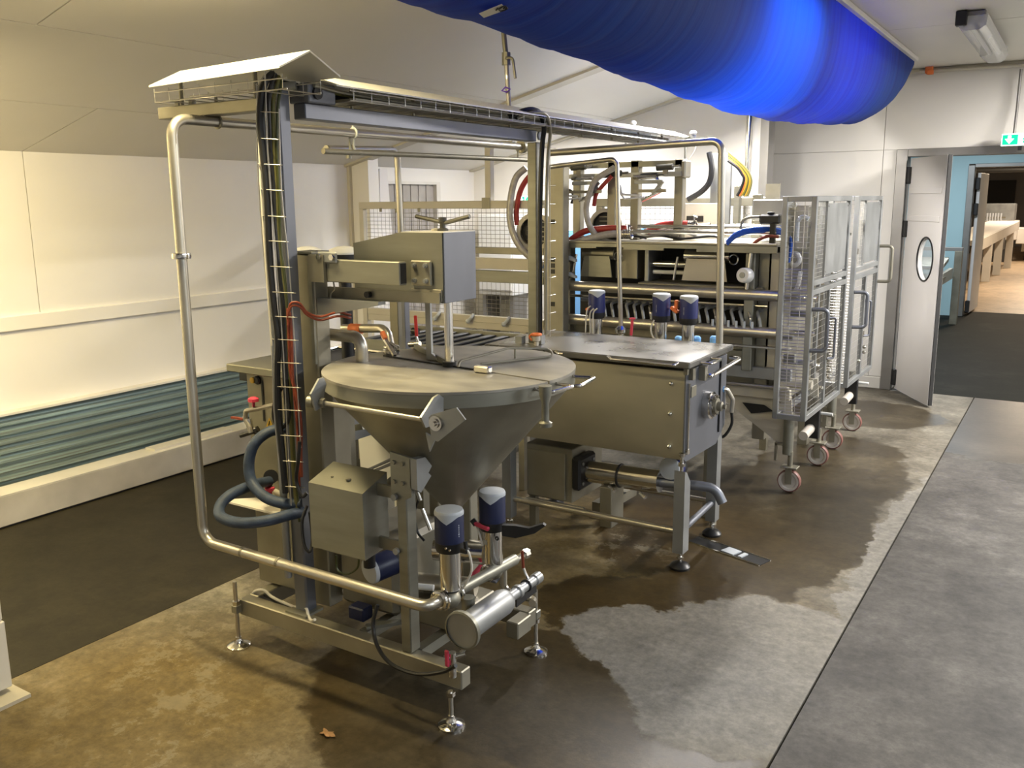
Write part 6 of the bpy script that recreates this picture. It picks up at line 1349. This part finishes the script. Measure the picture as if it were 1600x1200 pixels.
# pale boxes added at the end wall, standing in for glow behind the mesh
for k, (px0, px1, py0, py1, m_) in enumerate(((745, 800, 335, 390, 'white_plastic'), (885, 920, 360, 400, 'lightblue'), (1000, 1055, 355, 395, 'lightblue'))):
    a_, b_ = at(px0, py0, y=7.3), at(px1, py1, y=7.3)
    t = thing('glow_box', ('white box standing in for a bright patch seen through the guard mesh', 'left pale blue box standing in for window glow seen through the mesh', 'right pale blue box standing in for window glow seen through the mesh')[k], 'cabinet', (a_.x, 7.45, 0))
    part('body', MB().box(a_.x, b_.x, 7.32, 7.635, .4 if k else .9, a_.z, .006), m_, t)
    part('door', MB().box(a_.x+.015, b_.x-.015, 7.305, 7.32, .45 if k else .95, a_.z-.02, .003), m_, t); part('leg', MB().box(a_.x+.02, a_.x+.06, 7.35, 7.6, 0, .4 if k else .9).box(b_.x-.06, b_.x-.02, 7.35, 7.6, 0, .4 if k else .9), 'frame', t)
# ---------------------------------------------------------------- corridor bench and packing machines
xl, xr = at(1487, 450, y=14.2).x, at(1499, 450, y=14.2).x
zt = at(1480, 392, y=14.2).z
cbn = thing('corridor_bench', 'dark framed roller bench in the corridor behind the open door leaf', 'bench', (-2.1, 14.2, 0))
part('frame_leg', MB().box(xl, xr, 14.2, 14.3, 0, zt, .004), 'steel_dark', cbn); part('frame_leg', MB().box(-2.9, -2.8, 14.2, 14.3, 0, zt, .004), 'steel_dark', cbn)
xm_ = at(1462, 470, y=13.6).x
part('frame_leg', MB().box(xm_, xm_+.06, 13.6, 13.66, 0, .70, .004), 'cream', cbn)
part('top_beam', MB().box(-2.9, xr, 14.2, 14.3, zt, zt+.05, .004), 'frame', cbn); part('side_beam', MB().bar((xl-.02, 14.15, .74), (xm_, 13.3, .66), .05, .15), 'cream', cbn)
for k in range(7): part('roller', MB().cyl((-2.85, 13.5+k*.1, .86+.012*k), (xl-.06, 13.5+k*.1, .86+.012*k), .035, n=12), 'steel', cbn)
part('bed_plate', MB().box(-2.85, xl-.04, 13.45, 14.19, .70, .72), 'steel', cbn)
pk = thing('packing_conveyor', 'pale conveyor table with a sloping bed in the lit packing room', 'conveyor', (-2.0, 24, 0))
k0, k1 = at(1527, 376, y=19.5), at(1592, 345, y=27.5)
part('bed', MB().bar(k0-V((.35, 0, .05)), k1-V((.35, 0, .05)), .7, .10), 'bench', pk); part('side_board', MB().bar(k0-V((0, 0, .12)), k1-V((0, 0, .12)), .04, .22), 'bench', pk)
for t_ in (.05, .30, .55, .85): q = k0.lerp(k1, t_); part('leg', MB().box(q.x-.14, q.x+.02, q.y-.06, q.y+.06, 0, q.z-.15, .004), 'bench', pk)
part('undertray', MB().bar(k0-V((.5, -.3, .50)), k1-V((.5, .3, .55)), .5, .35), 'black', pk)
pm_ = thing('packing_machine', 'white packing machine with a row of upright nozzles in the far lit room', 'machine', (-1.5, 29, 0))
def zz_(py, y): return at(1560, py, y=y).z
xa0, xb0 = at(1524, 350, y=28.6).x, at(1590, 350, y=28.6).x
part('body', MB().box(xa0, xb0, 28.6, 29.6, .62, zz_(345, 28.6), .02), 'bench', pm_); part('base', MB().box(xa0+.3, xb0-.1, 28.7, 29.5, 0, .62), 'dark_gap', pm_)
part('mouth', MB().box(xa0+.1, xb0-.35, 28.58, 28.6, .64, .80), 'black', pm_)
for k in range(9): x = xa0+.08+(xb0-xa0-.5)*k/8; part('nozzle', MB().cyl((x, 28.5, zz_(345, 28.5)), (x, 28.5, zz_(333, 28.5)), .028, n=8), 'cap', pm_)
part('nozzle_bar', MB().bar((xa0, 28.52, zz_(340, 28.5)), (xb0-.3, 28.52, zz_(340, 28.5)), .06, .05), 'steel_dark', pm_); part('hood', MB().box(xa0, xb0-.1, 28.9, 29.5, zz_(345, 28.6), zz_(318, 28.9), .02), 'steel_grey', pm_)
xa1 = at(1586, 340, y=27.9).x
p2m = thing('packing_machine', 'tall white machine with a rounded hood right of the nozzle machine', 'machine', (xa1+.5, 31, 0))
part('body', MB().prism([(0, .25), (.9, .25), (1.0, 1.3), (.9, 1.75), (.45, 1.98), (.1, 1.9)], (xa1+.12, 31.0, 0), (1, 0, 0), (0, 0, 1), 1.2), 'bench', p2m); part('side_box', MB().box(xa1, xa1+.35, 29.0, 29.6, .50, .95, .02), 'bench', p2m)
part('foot', MB().box(xa1+.2, xa1+.35, 30, 30.2, 0, .25), 'dark_gap', p2m); part('foot', MB().box(xa1+.8, xa1+.95, 30, 30.2, 0, .25), 'dark_gap', p2m)
for k in range(3): solo('ceiling_pipe', MB().cyl((-9, 22+k*3.2, 2.35+.13*k), (9, 22+k*3.2, 2.35+.13*k), .045, n=8), 'ink', ('nearest', 'middle', 'farthest')[k]+' dark pipe under the packing room ceiling', 'pipe', 'packing room pipes')
solo('packing_window', MB().box(-4.2, -2.2, 37.8, 37.99, 1.5, 2.4), 'dark_gap', 'dark opening on the far packing room wall', 'opening')
